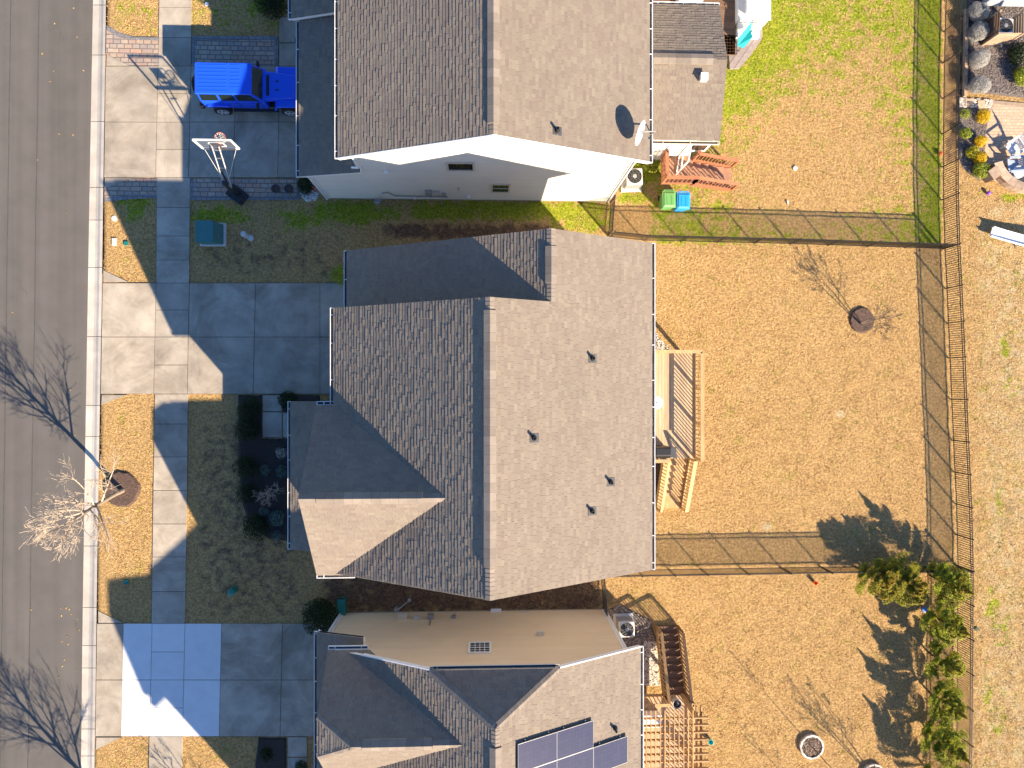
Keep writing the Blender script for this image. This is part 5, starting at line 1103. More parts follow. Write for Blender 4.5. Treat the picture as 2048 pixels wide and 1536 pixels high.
# ================================================================ BLUE CAR
t = thing('parked_car', 'bright blue boxy off-road car with a spare wheel parked on the upper driveway', 'car', (0, 0, 0))
def sym(mb, q, m=0):  # polygon extruded helper not needed
    pass
def rect(x0, x1, y, z): return [(x0, -y, z), (x1, -y, z), (x1, y, z), (x0, y, z)]
mb = MB(); mb.hexa(rect(-.74, 2.12, .77, .48), rect(-.74, 2.10, .77, 1.20)); body = mb.build('body', M['car_blue'], t, bevel=.05)
mb = MB(); mb.hexa(rect(-.73, 2.02, .745, 1.19), rect(-.66, 1.66, .655, 1.80)); mb.build('cabin', M['car_blue'], t, bevel=.03)
mb = MB(); mb.hexa(rect(-.72, 1.74, .70, 1.785), rect(-.70, 1.70, .675, 1.86))
rf = mb.build('roof', M['car_blue'], t, bevel=.03)
mb = MB()
for k in range(8):
    y = -.56+k*.16; mb.box((.06, y, 1.868), (1.22, .03, .022))
    if 0 < k < 8: mb.box((1.02, y, 1.868), (.40, .03, .022))
mb.build('roof_rib', M['car_blue'], rf, bevel=.004)
mb = MB(); mb.hexa([(2.03, -.66, .95), (3.42, -.55, .95), (3.42, .55, .95), (2.03, .66, .95)], [(2.03, -.64, 1.20), (3.38, -.51, 1.14), (3.38, .51, 1.14), (2.03, .64, 1.20)]); hood = mb.build('hood', M['car_blue'], t, bevel=.04)
mb = MB(); mb.box((2.22, 0, 1.196), (.13, .92, .02)); [mb.box((2.62, s*.19, 1.178), (.13, .06, .03)) for s in (-1, 1)]; mb.build('hood_vent', M['car_dark'], hood, bevel=.006)
mb = MB(); mb.hexa(rect(3.38, 3.50, .56, .55), rect(3.38, 3.46, .54, 1.12)); g = mb.build('grille', M['car_blue'], t, bevel=.03)
mb = MB(); [mb.box((3.505, -.24+.08*k, .86), (.02, .045, .34)) for k in range(7)]; mb.build('grille_slot', M['car_dark'], g)
for s in (-1, 1):
    mb = MB(); mb.lathe((3.49, s*.43, .93), [(0, 0), (.10, 0), (.10, .03), (0, .05)], 20, axis='X'); mb.build('headlight', M['clear_lamp'], t)
    mb = MB(); mb.hexa([(2.50, min(s*.55, s*.92), .98), (3.50, min(s*.55, s*.92), .98), (3.50, max(s*.55, s*.92), .98), (2.50, max(s*.55, s*.92), .98)], [(2.62, min(s*.55, s*.90), 1.05), (3.46, min(s*.55, s*.90), 1.03), (3.46, max(s*.55, s*.90), 1.03), (2.62, max(s*.55, s*.90), 1.05)])
    mb.hexa([(2.36, min(s*.6, s*.92), .62), (2.48, min(s*.6, s*.92), .62), (2.60, max(s*.6, s*.92), .62), (2.36, max(s*.6, s*.92), .62)], [(2.5, min(s*.6, s*.92), .98), (2.60, min(s*.6, s*.92), .98), (2.60, max(s*.6, s*.92), .98), (2.5, max(s*.6, s*.92), .98)]); mb.build('fender', M['car_blue'], t, bevel=.02)
    mb = MB(); mb.hexa([(-.52, min(s*.74, s*.92), .92), (.54, min(s*.74, s*.92), .92), (.54, max(s*.74, s*.92), .92), (-.52, max(s*.74, s*.92), .92)], [(-.40, min(s*.74, s*.90), 1.0), (.42, min(s*.74, s*.90), 1.0), (.42, max(s*.74, s*.90), 1.0), (-.40, max(s*.74, s*.90), 1.0)]); mb.build('wheel_arch', M['car_blue'], t, bevel=.02)
    mb = MB(); mb.bar((.5, s*.84, .46), (2.5, s*.84, .46), .14, .08); mb.build('side_step', M['car_dark'], t, bevel=.02)
    yb_, yt_ = .748, .660
    for x0, x1, x2, x3 in ((-.62, .12, -.56, .14), (.24, .86, .26, .84), (.96, 1.86, .96, 1.56)):
        mb = MB(); f = lambda z: yb_+(yt_-yb_)*(z-1.19)/.61
        q = [(x0, 1.27), (x1, 1.27), (x3, 1.74), (x2, 1.74)]; o1 = [(a, s*(f(z)-.01), z) for a, z in q]; o2 = [(a, s*(f(z)+.008), z) for a, z in q]
        mb.hexa(o1 if s > 0 else o2, o2 if s > 0 else o1); mb.build('side_window', M['glass'], t)
    mb = MB(); mb.box((1.80, s*.93, 1.22), (.10, .20, .17)); mb.bar((1.84, s*.76, 1.16), (1.80, s*.9, 1.18), .05, .05); mb.build('mirror', M['car_dark'], t, bevel=.02)
    mb = MB(); mb.box((-.76, s*.66, .98), (.06, .13, .24)); mb.build('tail_light', M['red_lamp'], t, bevel=.015)
    for xd in (.25, 1.0): mb = MB(); mb.box((xd+.55, s*.79, 1.08), (.13, .03, .03)); mb.build('door_handle', M['car_blue'], t)
    for xd in (.22, .93, 1.92): mb = MB(); mb.box((xd, s*.771, .86), (.012, .01, .62)); mb.build('door_seam', M['car_dark'], t)
mb = MB(); wy = lambda z: .745+(.655-.745)*(z-1.19)/.61; wx = lambda z: 2.02+(1.66-2.02)*(z-1.19)/.61
q = [(-.66, 1.24), (.66, 1.24), (.58, 1.76), (-.58, 1.76)]
mb.hexa([(wx(z)-.02, y, z) for y, z in q], [(wx(z)+.014, y, z+.006) for y, z in q]); mb.build('windscreen', M['glass'], t)
mb = MB(); mb.bar((1.96, -.35, 1.29), (1.98, .25, 1.26), .02, .02); mb.build('wiper', M['car_dark'], t)
mb = MB(); mb.hexa([(-.73, -.55, 1.28), (-.73, .55, 1.28), (-.69, .52, 1.72), (-.69, -.52, 1.72)], [(-.745, -.55, 1.28), (-.745, .55, 1.28), (-.705, .52, 1.72), (-.705, -.52, 1.72)]); mb.build('rear_window', M['glass'], t)
mb = MB(); mb.box((3.60, 0, .60), (.22, 1.62, .20)); [mb.bar((3.62, s*.2, .70), (3.62, s*.2, .74), .04, .1) for s in (-1, 1)]; mb.build('front_bumper', M['car_dark'], t, bevel=.05)
mb = MB(); mb.box((-.86, 0, .58), (.20, 1.66, .22)); mb.build('rear_bumper', M['car_dark'], t, bevel=.05)
mb = MB(); mb.box((1.4, 0, .42), (4.0, 1.3, .14)); mb.build('chassis', M['car_dark'], t)
def wheel(c, axis, out, r_=.40, w_=.25):
    h = w_/2; prof = [(r_*.62, -h), (r_*.93, -h), (r_, -h*.6), (r_, h*.6), (r_*.93, h), (r_*.62, h), (r_*.62, -h)]
    wt = MB(); wt.lathe(c, [(0, -h+.02)]+prof[:1]+prof[1:6]+[(0, h-.02)], 32, axis=axis); wo = wt.build('wheel', M['tyre'], t, smooth=False)
    rm = MB(); c = Vector(c); a = Vector((0, out, 0)) if axis == 'Y' else Vector((out, 0, 0)); e = a*(h-.005); b1 = Vector((1, 0, 0)) if axis == 'Y' else Vector((0, 1, 0)); b2 = Vector((0, 0, 1))
    for k in range(5):
        an = 2*math.pi*k/5+.3; d = b1*math.cos(an)+b2*math.sin(an); rm.bar(c+e+d*.03, c+e+d*r_*.60, .085, .03)
    for k in range(20):
        a0, a1 = 2*math.pi*k/20, 2*math.pi*(k+1)/20; rm.bar(c+e+(b1*math.cos(a0)+b2*math.sin(a0))*r_*.60, c+e+(b1*math.cos(a1)+b2*math.sin(a1))*r_*.60, .03, .03)
    rm.build('rim', M['rim'], wo)
for xx in (0, 3.008):
    for s in (-1, 1): wheel((xx, s*.80, .40), 'Y', s)
wheel((-.90, .02, 1.02), 'X', -1, .40, .24)
t.location = (W(447, 224, .40).x, W(450, 157, 1.86).y, .03)
# ================================================================ BASKETBALL HOOP
pb = W(478, 388); t = thing('basketball_hoop', 'basketball hoop with clear white framed backboard beside the blue car driveway', 'basketball hoop', (pb.x, pb.y, 0))
bx_ = W(423, 281, 3.72).x; by_ = .5*(W(423, 281, 3.72).y+W(437, 296, 2.65).y)
mb = MB(); mb.box((pb.x-.05, pb.y-.05, .09), (.9, .6, .14), -.65); mb.box((pb.x-.05, pb.y-.05, .18), (.7, .42, .06), -.65); mb.build('base', M['black_plastic'], t, bevel=.03)
py0 = pb.y-.02; cx_ = pb.x+.02
mb = MB(); mb.bar((cx_, py0, .1), (cx_, py0, 1.95), .18, .18); mb.build('post', M['black_metal'], t, bevel=.01)
for s in (-1, 1):
    mb = MB(); mb.bar((cx_+s*.14, py0-.05, 1.45), (bx_+s*.14, by_-.12, 3.3), .03, .045); mb.build('arm', M['pale_grey'], t)
    mb = MB(); mb.tube((cx_+s*.10, py0+.15, 1.7), (bx_+s*.66, by_-.05, 2.75), .011); mb.build('brace', M['pale_grey'], t)
for f in (.25, .5, .75, .95): mb = MB(); mb.box(Vector((cx_, py0-.02, 1.3)).lerp(Vector((bx_, by_-.12, 3.05)), f), (.28, .03, .03)); mb.build('crossbar', M['grey_metal'], t)
mb = MB(); mb.box((cx_, py0, 1.5), (.26, .16, .35)); mb.build('bracket', M['grey_metal'], t)
mb = MB(); mb.tube((cx_-.05, py0+.05, 1.2), (cx_-.02, py0+.45, 2.3), .035); mb.build('gas_strut', M['black_metal'], t)
mb = MB(); w2, z0, z1 = .76, 2.65, 3.72; z = Vector((0, 0, 1))
for a, b in (((-w2, z0), (w2, z0)), ((-w2, z1), (w2, z1)), ((-w2, z0), (-w2, z1)), ((w2, z0), (w2, z1))): mb.bar((bx_+a[0], by_, a[1]), (bx_+b[0], by_, b[1]), .06, .06)
for a, b in (((-.30, 2.85), (.30, 2.85)), ((-.30, 3.3), (.30, 3.3)), ((-.30, 2.85), (-.30, 3.3)), ((.30, 2.85), (.30, 3.3))): mb.bar((bx_+a[0], by_+.022, a[1]), (bx_+b[0], by_+.022, b[1]), .012, .05)
bf = mb.build('backboard_frame', M['white_plastic'], t)
mb = MB(); mb.box((bx_, by_, (z0+z1)/2), (2*w2-.05, .012, z1-z0-.05)); mb.build('pane', M['acrylic'], bf)
mb = MB(); mb.box((bx_, by_-.06, 2.75), (1.3, .05, .05)); mb.box((bx_, by_-.06, 3.2), (.34, .06, .3)); mb.build('backboard_bracket', M['dark_grey'], t)
rc_ = Vector((bx_, by_+.40, 2.8)); mb = MB(); N_ = 24
for k in range(N_): a0, a1 = 2*math.pi*k/N_, 2*math.pi*(k+1)/N_; mb.tube(rc_+Vector((.228*math.cos(a0), .228*math.sin(a0), 0)), rc_+Vector((.228*math.cos(a1), .228*math.sin(a1), 0)), .014, n=6)
mb.box((bx_, by_+.09, 2.78), (.16, .16, .03)); mb.box((bx_, by_+.03, 2.75), (.2, .02, .2)); rm = mb.build('rim', M['hoop_red'], t)
mb = MB()
for k in range(12):
    a0 = 2*math.pi*k/12
    for dr_ in (1, -1):
        P_ = [rc_+Vector((r_*math.cos(a0+dr_*q*.26), r_*math.sin(a0+dr_*q*.26), -zz_)) for q, r_, zz_ in ((0, .225, 0), (1, .19, .13), (2, .15, .26), (3, .125, .40))]; mb.path(P_, .006, 4)
mb.build('net', M['net'], rm)
# ================================================================ PATIO THINGS BEYOND THE FENCE
def arc_wall():
    t = thing('seat_wall', 'low curved stone seat wall around the paver patio', 'wall', (*W(1985, 380).xy, 0)); c = W(2052, 312); r0, r1 = 1.62, 1.98; mb = MB(); k = 0
    a = R(196)
    while a < R(330):
        a1 = a+.14; q = [(c.x+r*math.cos(x), c.y+r*math.sin(x)*.93) for r, x in ((r0, a), (r1, a), (r1, a1-.006), (r0, a1-.006))]
        for j in range(3): mb.prism(q if True else q, j*.14, j*.14+.137)
        a = a1
    mb.build('block_course', M['stone_wall'], t)
    a = R(196); mb = MB()
    while a < R(330):
        a1 = a+.2; mb.prism([(c.x+r*math.cos(x), c.y+r*math.sin(x)*.93) for r, x in ((r0-.03, a), (r1+.03, a), (r1+.03, a1-.006), (r0-.03, a1-.006))], .42, .48); a = a1
    mb.build('cap_stone', M['stone_wall'], t)
    p = W(1974, 352); mb = MB(); mb.box((p.x, p.y, .28), (.5, .5, .56), .6); mb.build('pillar', M['stone_wall'], t)
arc_wall()
def garden_chair(px, py, rz, label, mt):
    t = thing('garden_chair', label, 'chair', (0, 0, 0), 'garden chairs on the patio')   # faces +x
    mb = MB()
    for k in range(6): mb.box((.28-k*.095, 0, .36-.015*k), (.085, .5, .02), 0)
    mb.build('seat', M[mt], t)
    mb = MB()
    for k in range(7):
        y = -.24+k*.08; top = Vector((-.62, y*1.35, .98-.5*y*y*4*.3)); mb.bar((-.24, y, .28), top, .07, .018)
    mb.bar((-.34, -.26, .5), (-.34, .26, .5), .03, .06); mb.bar((-.50, -.3, .78), (-.50, .3, .78), .03, .06); mb.build('backrest', M[mt], t)
    for s in (-1, 1):
        mb = MB(); mb.box((-.02, s*.33, .55), (.74, .12, .025)); mb.build('armrest', M[mt], t, bevel=.01)
        mb = MB(); mb.bar((.30, s*.29, 0), (.30, s*.29, .54), .09, .03); mb.build('leg', M[mt], t)
        mb = MB(); mb.bar((.32, s*.26, .33), (-.55, s*.26, .04), .03, .10); mb.build('leg', M[mt], t)
    p = W(px, py); t.location = (p.x, p.y, .02); t.rotation_euler = (0, 0, rz); return t
garden_chair(2016, 300, R(215), 'white slatted garden chair on the patio with its back to the house', 'chair_white'); garden_chair(2017, 335, R(185), 'grey garden chair on the patio next to the round stool', 'chair_grey')
p = W(2024, 349); t = thing('garden_stool', 'round pale drum stool on the patio', 'stool', (p.x, p.y, 0)); mb = MB(); mb.lathe((p.x, p.y, .02), [(.26, 0), (.30, .12), (.30, .34), (.27, .42)], 28); mb.build('drum', M['chair_grey'], t); mb = MB(); mb.lathe((p.x, p.y, .44), [(.29, 0), (.29, .03), (.2, .045), (0, .05)], 28); mb.build('seat', M['chair_white'], t)
t = thing('slide', 'white plastic slide lying on the straw lawn', 'slide', (*W(1990, 466).xy, 0)); A_ = W(1979, 464, .15); B_ = W(2120, 492, 1.1); mb = MB(); d = (B_-A_); d.z = 0; u = d.normalized(); s_ = Vector((-u.y, u.x, 0)); n = 14; pts = []
for k in range(n+1):
    f = k/n; c = A_+d*f; z_ = .12+.35*max(0, f-.12)**1.2; pts.append([c+s_*a+Vector((0, 0, z_+h)) for a, h in ((-.24, .13), (-.21, .13), (-.19, .01), (.19, .01), (.21, .13), (.24, .13), (.24, -.05), (-.24, -.05))])
vs = [p for r_ in pts for p in r_]; fs = []
for k in range(n):
    for j in range(8): fs.append((k*8+j, k*8+(j+1) % 8, (k+1)*8+(j+1) % 8, (k+1)*8+j))
fs += [tuple(reversed(range(8))), tuple(range(n*8, n*8+8))]; mb.mesh(vs, [f[::-1] for f in fs]); mb.build('chute', M['white_plastic'], t, bevel=.01)
mb = MB(); q = A_+d*.55; [mb.bar(q+s_*a-Vector((0, 0, q.z)), q+s_*a+Vector((0, 0, .25-q.z)), .05, .05) for a in (-.2, .2)]; mb.bar(q+s_*-.2+Vector((0, 0, .15-q.z)), q+s_*.2+Vector((0, 0, .15-q.z)), .05, .05); mb.build('support', M['pale_grey'], t)
# stone edging between fence and beds
t = thing('stone_edging', 'line of grey stone blocks edging the mulch bed along the fence', 'edging', (*W(1928, 110).xy, 0)); mb = MB()
a, b = W(1930, 20), W(1927, 195); n = 13
for k in range(n): c = a.lerp(b, (k+.5)/n); mb.box((c.x, c.y, .08), (.14, (a-b).length/n-.015, .17), random.uniform(-.03, .03))
mb.build('block', M['stone_wall'], t)
# covered table at the very corner
p = W(1998, 6); t = thing('covered_table', 'table under a grey tarpaulin at the neighbouring house', 'table', (p.x, p.y, 0)); mb = MB(); x, y = p.x, p.y
mb.hexa([(x-1.1, y-.35, .3), (x+1.6, y-.35, .3), (x+1.6, y+.9, .3), (x-.9, y+.9, .3)], [(x-.9, y-.2, .8), (x+1.5, y-.2, .85), (x+1.5, y+.8, .85), (x-.7, y+.8, .8)]); mb.build('tarpaulin', M['tarp'], t, bevel=.05)
for a in (-.6, 1.3):
    for b in (-.1, .6): mb = MB(); mb.box((x+a, y+b, .2), (.06, .06, .4)); mb.build('leg', M['dark_grey'], t)
# ================================================================ PATIO OF THE UPPER HOUSE
pd = MB(); q = pxl([(1444, -60), (1524, -60), (1522, 80), (1500, 112), (1478, 138), (1458, 140)]); q = [Vector((v.x, v.y, 0)) for v in q]
t = thing('patio_deck', 'low grey plank platform beside the sunroom', 'platform', q[0]); ang = R(55); dd = Vector((math.cos(ang), math.sin(ang))); nn_ = Vector((-dd.y, dd.x))
uvp = [(v.xy.dot(dd), v.xy.dot(nn_)) for v in q]
if area(uvp) < 0: uvp.reverse()
v0 = min(p[1] for p in uvp); k = 0
while v0+k*.3 < max(p[1] for p in uvp):
    c_ = clip(clip(uvp, 0, -1, -(v0+k*.3)), 0, 1, v0+k*.3+.285)
    if len(c_) > 2: pd.prism([tuple(dd*a+nn_*b) for a, b in c_], .02, .14)
    k += 1
pd.build('planks', M['grey_plank'], t)
t = thing('hot_tub', 'white covered hot tub with folded cover on the plank platform', 'hot tub', (*W(1496, 20).xy, 0)); c = W(1494, 14); x, y = c.x, c.y
mb = MB(); mb.hexa([(x-.75, y-1.0, .14), (x+.75, y-1.0, .14), (x+.75, y+1.1, .14), (x-.75, y+1.1, .14)], [(x-.75, y-1.0, .85), (x+.75, y-1.0, .85), (x+.75, y+1.1, .85), (x-.75, y+1.1, .85)]); mb.build('shell', M['white_plastic'], t, bevel=.06)
mb = MB(); mb.box((x+.36, y, .91), (.82, 2.15, .11), 0); mb.build('cover', M['white_plastic'], t, bevel=.03); mb = MB(); mb.hexa([(x-.06, y-1.05, .93), (x+.03, y-1.05, .93), (x+.03, y+1.1, .93), (x-.06, y+1.1, .93)], [(x-.62, y-1.05, 1.42), (x-.54, y-1.05, 1.48), (x-.54, y+1.1, 1.48), (x-.62, y+1.1, 1.42)]); mb.build('cover', M['white_plastic'], t, bevel=.02)
mb = MB()
for k in range(2): mb.box((x-.1, y-1.2-.28*k, .14+(.5-.25*k)/2), (1.1, .27, .5-.25*k))
mb.build('step', M['white_plastic'], t, bevel=.02)
a, b = W(1471, 88, .5), W(1497, 56, .8); t = thing('folding_chair', 'folding chair with teal fabric leaning on the plank platform', 'chair', (a.x, a.y, .14)); u = (b-a); u.z = 0; u.normalize(); s_ = Vector((u.y, -u.x, 0)); z = Vector((0, 0, 1))
mb = MB(); pa, pbx = a+z*.1, b+z*.15
q = [pa-s_*.04+z*.35, pbx-s_*.04+z*.35, pbx+s_*.12-z*.1, pa+s_*.12-z*.1]; mb.hexa([v-s_*.02 for v in q], [v+s_*.01+z*.01 for v in q]); q = [pa+s_*.12-z*.12, pbx+s_*.12-z*.12, pbx-u*.25+s_*.42-z*.08, pa+u*.1+s_*.42-z*.08]; mb.hexa([v-z*.015 for v in q], q); mb.build('fabric', M['teal_cloth'], t)
mb = MB()
for e, sg in ((pa, -1), (pbx, 1)):
    e = e+u*sg*.12; mb.tube(e-s_*.08+z*.4, e+s_*.35-z*(e.z-.15), .016); mb.tube(e+s_*.35-z*.1, e-s_*.12-z*(e.z-.15), .016); mb.tube(e-s_*.08+z*.4, e-u*sg*.12-s_*.06+z*.38, .016)
mb.build('frame', M['black_metal'], t)
# plank deck with white bench behind the sunroom
t = thing('deck', 'brown plank deck at the top edge behind the sunroom', 'deck', (wxR, yt3, 0)); mb = MB(); boards(mb, wxR+.02, W(1470, 10, .5).x, yt3-.2, yt3+3, .5, 'x'); boards(mb, xs3-.3, W(1472, 60, .5).x, W(1460, 70, .5).y, yt3-.22, .5, 'y'); mb.build('deck_floor', M['wood_brown'], t); mb = MB(); mb.box(((wxR+xs3)/2+.4, yt3+1.4, .23), (xs3-wxR+.4, 2.8, .42)); mb.build('joists', M['wood_brown'], t)
p = W(1380, 2, 1.0); t = thing('garden_bench', 'white bench behind the sunroom at the top edge', 'bench', (p.x, p.y, .5)); mb = MB(); mb.box((p.x, p.y+.2, .95), (1.1, .5, .06)); mb.build('seat', M['white_plastic'], t, bevel=.01); mb = MB(); mb.box((p.x, p.y-.05, 1.2), (1.1, .05, .4)); mb.build('backrest', M['white_plastic'], t, bevel=.01)
for s in (-1, 1): mb = MB(); mb.box((p.x+s*.5, p.y+.2, .72), (.06, .46, .42)); mb.build('leg', M['white_plastic'], t)
# ================================================================ PLANTS
def leafcloud(n, shape, leaf, mats, name, parent, mfun=None, seed=0):
    rs = np.random.RandomState(seed); P, Nn = shape(rs, n)
    n = len(P); d = rs.normal(size=(n, 3)); d = d/np.linalg.norm(d, axis=1)[:, None]
    n0 = Nn*.9+d*.75; n0 /= np.linalg.norm(n0, axis=1)[:, None]
    ax = np.cross(n0, rs.normal(size=(n, 3))); ax /= np.linalg.norm(ax, axis=1)[:, None]+1e-9
    sd_ = np.cross(ax, n0); sd_ /= np.linalg.norm(sd_, axis=1)[:, None]+1e-9
    L = rs.uniform(.6, 1.3, n)[:, None]*leaf[0]; Wd = rs.uniform(.7, 1.2, n)[:, None]*leaf[1]
    V = np.stack([P-ax*L*.5, P+sd_*Wd*.5, P+ax*L*.5, P-sd_*Wd*.5], 1).astype(np.float32)
    me = bpy.data.meshes.new(name); me.vertices.add(n*4); me.vertices.foreach_set('co', V.reshape(-1)); me.loops.add(n*4); me.loops.foreach_set('vertex_index', np.arange(n*4, dtype=np.int32)); me.polygons.add(n); me.polygons.foreach_set('loop_start', np.arange(n, dtype=np.int32)*4)
    at = me.attributes.new('rnd', 'FLOAT', 'FACE'); at.data.foreach_set('value', rs.rand(n).astype(np.float32))
    for mm in mats: me.materials.append(mm)
    if mfun is not None: me.polygons.foreach_set('material_index', mfun(P, rs).astype(np.int32))
    me.update(); me.validate(); o = bpy.data.objects.new(name, me); COL.objects.link(o); o.parent = parent; return o
def ball(r, h, lump=.18, z0=.0):
    def f(rs, n):
        d = rs.normal(size=(n, 3)); d /= np.linalg.norm(d, axis=1)[:, None]
        u = rs.rand(n)**.28
        lumps = rs.normal(size=(9, 3)); lumps /= np.linalg.norm(lumps, axis=1)[:, None]
        k = 1+lump*(np.max(d@lumps.T, 1)-.75)*2
        P = d*(u*k)[:, None]*np.array([r, r, h/2]); P[:, 2] += h/2+z0; P = P[P[:, 2] > .01]; N = P-np.array([0, 0, h*.3]); N /= np.linalg.norm(N, axis=1)[:, None]+1e-9; return P, N
    return f
def cone(h, rad, p=.75):
    h = h*1.06
    def f(rs, n):
        nb = 46; bt = rs.rand(nb)**.8*.93; ba = rs.rand(nb)*6.283
        i = rs.randint(0, nb, n); tt = bt[i]; a = ba[i]+rs.normal(size=n)*.16; R_ = rad*(1-tt)**p*(.75+.5*rs.rand(nb)[i])*(.55+.45*np.minimum(1, tt/.12+.3)); u = rs.rand(n)**.55
        z = h*(tt*.9+.05)+u*R_*.55+rs.normal(size=n)*.03; x = np.cos(a)*R_*u; y = np.sin(a)*R_*u
        m_ = n//14; z[:m_] = h*(.8+.22*rs.rand(m_)); s = (1.02*h-z[:m_])*.22; x[:m_] = rs.normal(size=m_)*s*.5; y[:m_] = rs.normal(size=m_)*s*.5
        P = np.stack([x, y, z], 1); N = np.stack([np.cos(a)*.7, np.sin(a)*.7, np.full(n, .75)], 1); return P, N
    return f
def shrub(px, py, label, r, h, n, leaf, mt, group=None, name='shrub', stems=5, seed=None, mats=None, mfun=None, z=0.04):
    p = W(px, py, 0); t = thing(name, label, 'shrub', (p.x, p.y, 0), group); sd_ = int(px*7+py)
    leafcloud(n, ball(r, h, .35), leaf, mats or [M[mt]], 'foliage', t, mfun, sd_)
    rr = random.Random(sd_)
    for k in range(min(stems, 3)):
        mb = MB(); a = rr.random()*6.28; mb.tube((p.x, p.y, -.02), (p.x+r*.5*math.cos(a), p.y+r*.5*math.sin(a), h*.6), .018, .006, 6); mb.build('stem', M['twig_dark'], t)
    return t
shrub(502, 815, 'round dark evergreen shrub nearest the middle driveway', .52, .9, 2600, (.07, .04), 'shrub_dark', 'dark shrubs in the front bed')
shrub(500, 858, 'round dark evergreen shrub second from the driveway in the front bed', .50, .85, 2400, (.07, .04), 'shrub_dark', 'dark shrubs in the front bed')
shrub(498, 930, 'dark evergreen shrub in the middle of the front bed edge', .55, .8, 2400, (.07, .04), 'shrub_dark', 'dark shrubs in the front bed')
shrub(500, 985, 'low dark shrub beside the bare twiggy bush', .48, .6, 1600, (.07, .04), 'shrub_dark', 'dark shrubs in the front bed')
shrub(517, 1050, 'dark evergreen shrub at the rounded lower end of the front bed', .62, .8, 2800, (.07, .04), 'shrub_dark', 'dark shrubs in the front bed')
shrub(564, 906, 'small pale dried shrub near the porch gutter', .26, .4, 420, (.07, .025), 'shrub_silver', 'pale shrubs in the front bed')
shrub(532, 940, 'small blue grey plant left of its twin in the front bed', .24, .3, 350, (.09, .03), 'shrub_pale', 'pale shrubs in the front bed')
shrub(564, 943, 'blue grey plant by the porch, right of its twin', .30, .4, 420, (.09, .03), 'shrub_pale', 'pale shrubs in the front bed')
shrub(530, 1022, 'small blue green plant left of the pale round shrub', .22, .35, 380, (.08, .03), 'shrub_pale', 'pale shrubs in the front bed')
shrub(556, 1035, 'pale green round shrub near the porch corner', .36, .5, 900, (.08, .04), 'shrub_pale', 'pale shrubs in the front bed')
shrub(556, 1070, 'small blue grey plant at the lower tip of the front bed', .24, .3, 380, (.09, .03), 'shrub_pale', 'pale shrubs in the front bed')
shrub(578, 800, 'leafy green shrub between driveway and porch roof', .40, .7, 1200, (.09, .05), 'shrub_dark')
shrub(684, 551, 'dark green shrub by the garage corner of the middle house', .50, .8, 1800, (.07, .04), 'shrub_green')
shrub(648, 1222, 'large round dark shrub at the corner of the tan house', .78, 1.5, 6500, (.08, .045), 'shrub_dark')
shrub(616, 375, 'round clipped shrub in white stones at the garage corner', .40, .8, 2600, (.06, .035), 'shrub_dark')
shrub(534, 1506, 'small green plant in the bed by the lower driveway', .28, .3, 420, (.10, .04), 'shrub_dark')
shrub(604, 1530, 'small dark shrub by the lower entrance path', .3, .5, 700, (.08, .04), 'shrub_dark')
shrub(1301, 333, 'bright green leafy bush between the air conditioner and the red deck', .36, .6, 1500, (.08, .05), 'shrub_green')
shrub(607, 88, 'dark green shrub under the front eave of the cream house', .3, .6, 700, (.08, .04), 'shrub_dark')
shrub(548, 8, 'dark spreading shrub by the entrance path at the top edge', .8, .9, 3600, (.08, .045), 'shrub_dark')
SL = ['grey clipped round shrub, topmost of the four by the fence', 'silver round shrub second from the top by the fence', 'silver round shrub third from the top in the mulch bed', 'silver round shrub nearest the stepping stones']
for k, (a, b) in enumerate(((1945, 32), (1943, 73), (1946, 124), (1947, 179))):
    shrub(a, b, SL[k], .44, .82, 7000, (.05, .028), 'shrub_silver', 'round silver shrubs by the fence')
YL = ['round yellow shrub at the top of the curved bed', 'small yellow shrub in the middle of the curved bed', 'yellow shrub low in the curved bed beside the patio']
for k, (a, b, r) in enumerate(((1960, 236, .33), (1952, 286, .27), (1953, 320, .28))): shrub(a, b, YL[k], r, .55, 1500, (.055, .035), 'shrub_yellow', 'yellow shrubs in the curved bed')
mixf = lambda P, rs: (rs.rand(len(P)) < .3).astype(int)
shrub(1940, 306, 'yellow green shrub between the two lower yellow shrubs', .32, .45, 900, (.08, .04), 'shrub_green', mats=[M['shrub_green'], M['shrub_yellow']], mfun=mixf)
shrub(1926, 270, 'loose green plant against the fence in the curved bed', .28, .4, 420, (.10, .04), 'shrub_green'); shrub(1927, 230, 'sparse greenish plant at the top fence corner of the curved bed', .26, .35, 260, (.09, .035), 'shrub_green'); shrub(1955, 343, 'leafy green shrub at the lower tip of the curved bed', .38, .55, 1400, (.08, .045), 'shrub_green')
shrub(2034, 158, 'bright green bush in the grey mulch at the right edge', .45, .7, 2200, (.08, .05), 'shrub_green'); shrub(2030, 112, 'dark green bush below the slat screen at the right edge', .55, .8, 2400, (.08, .05), 'shrub_dark')
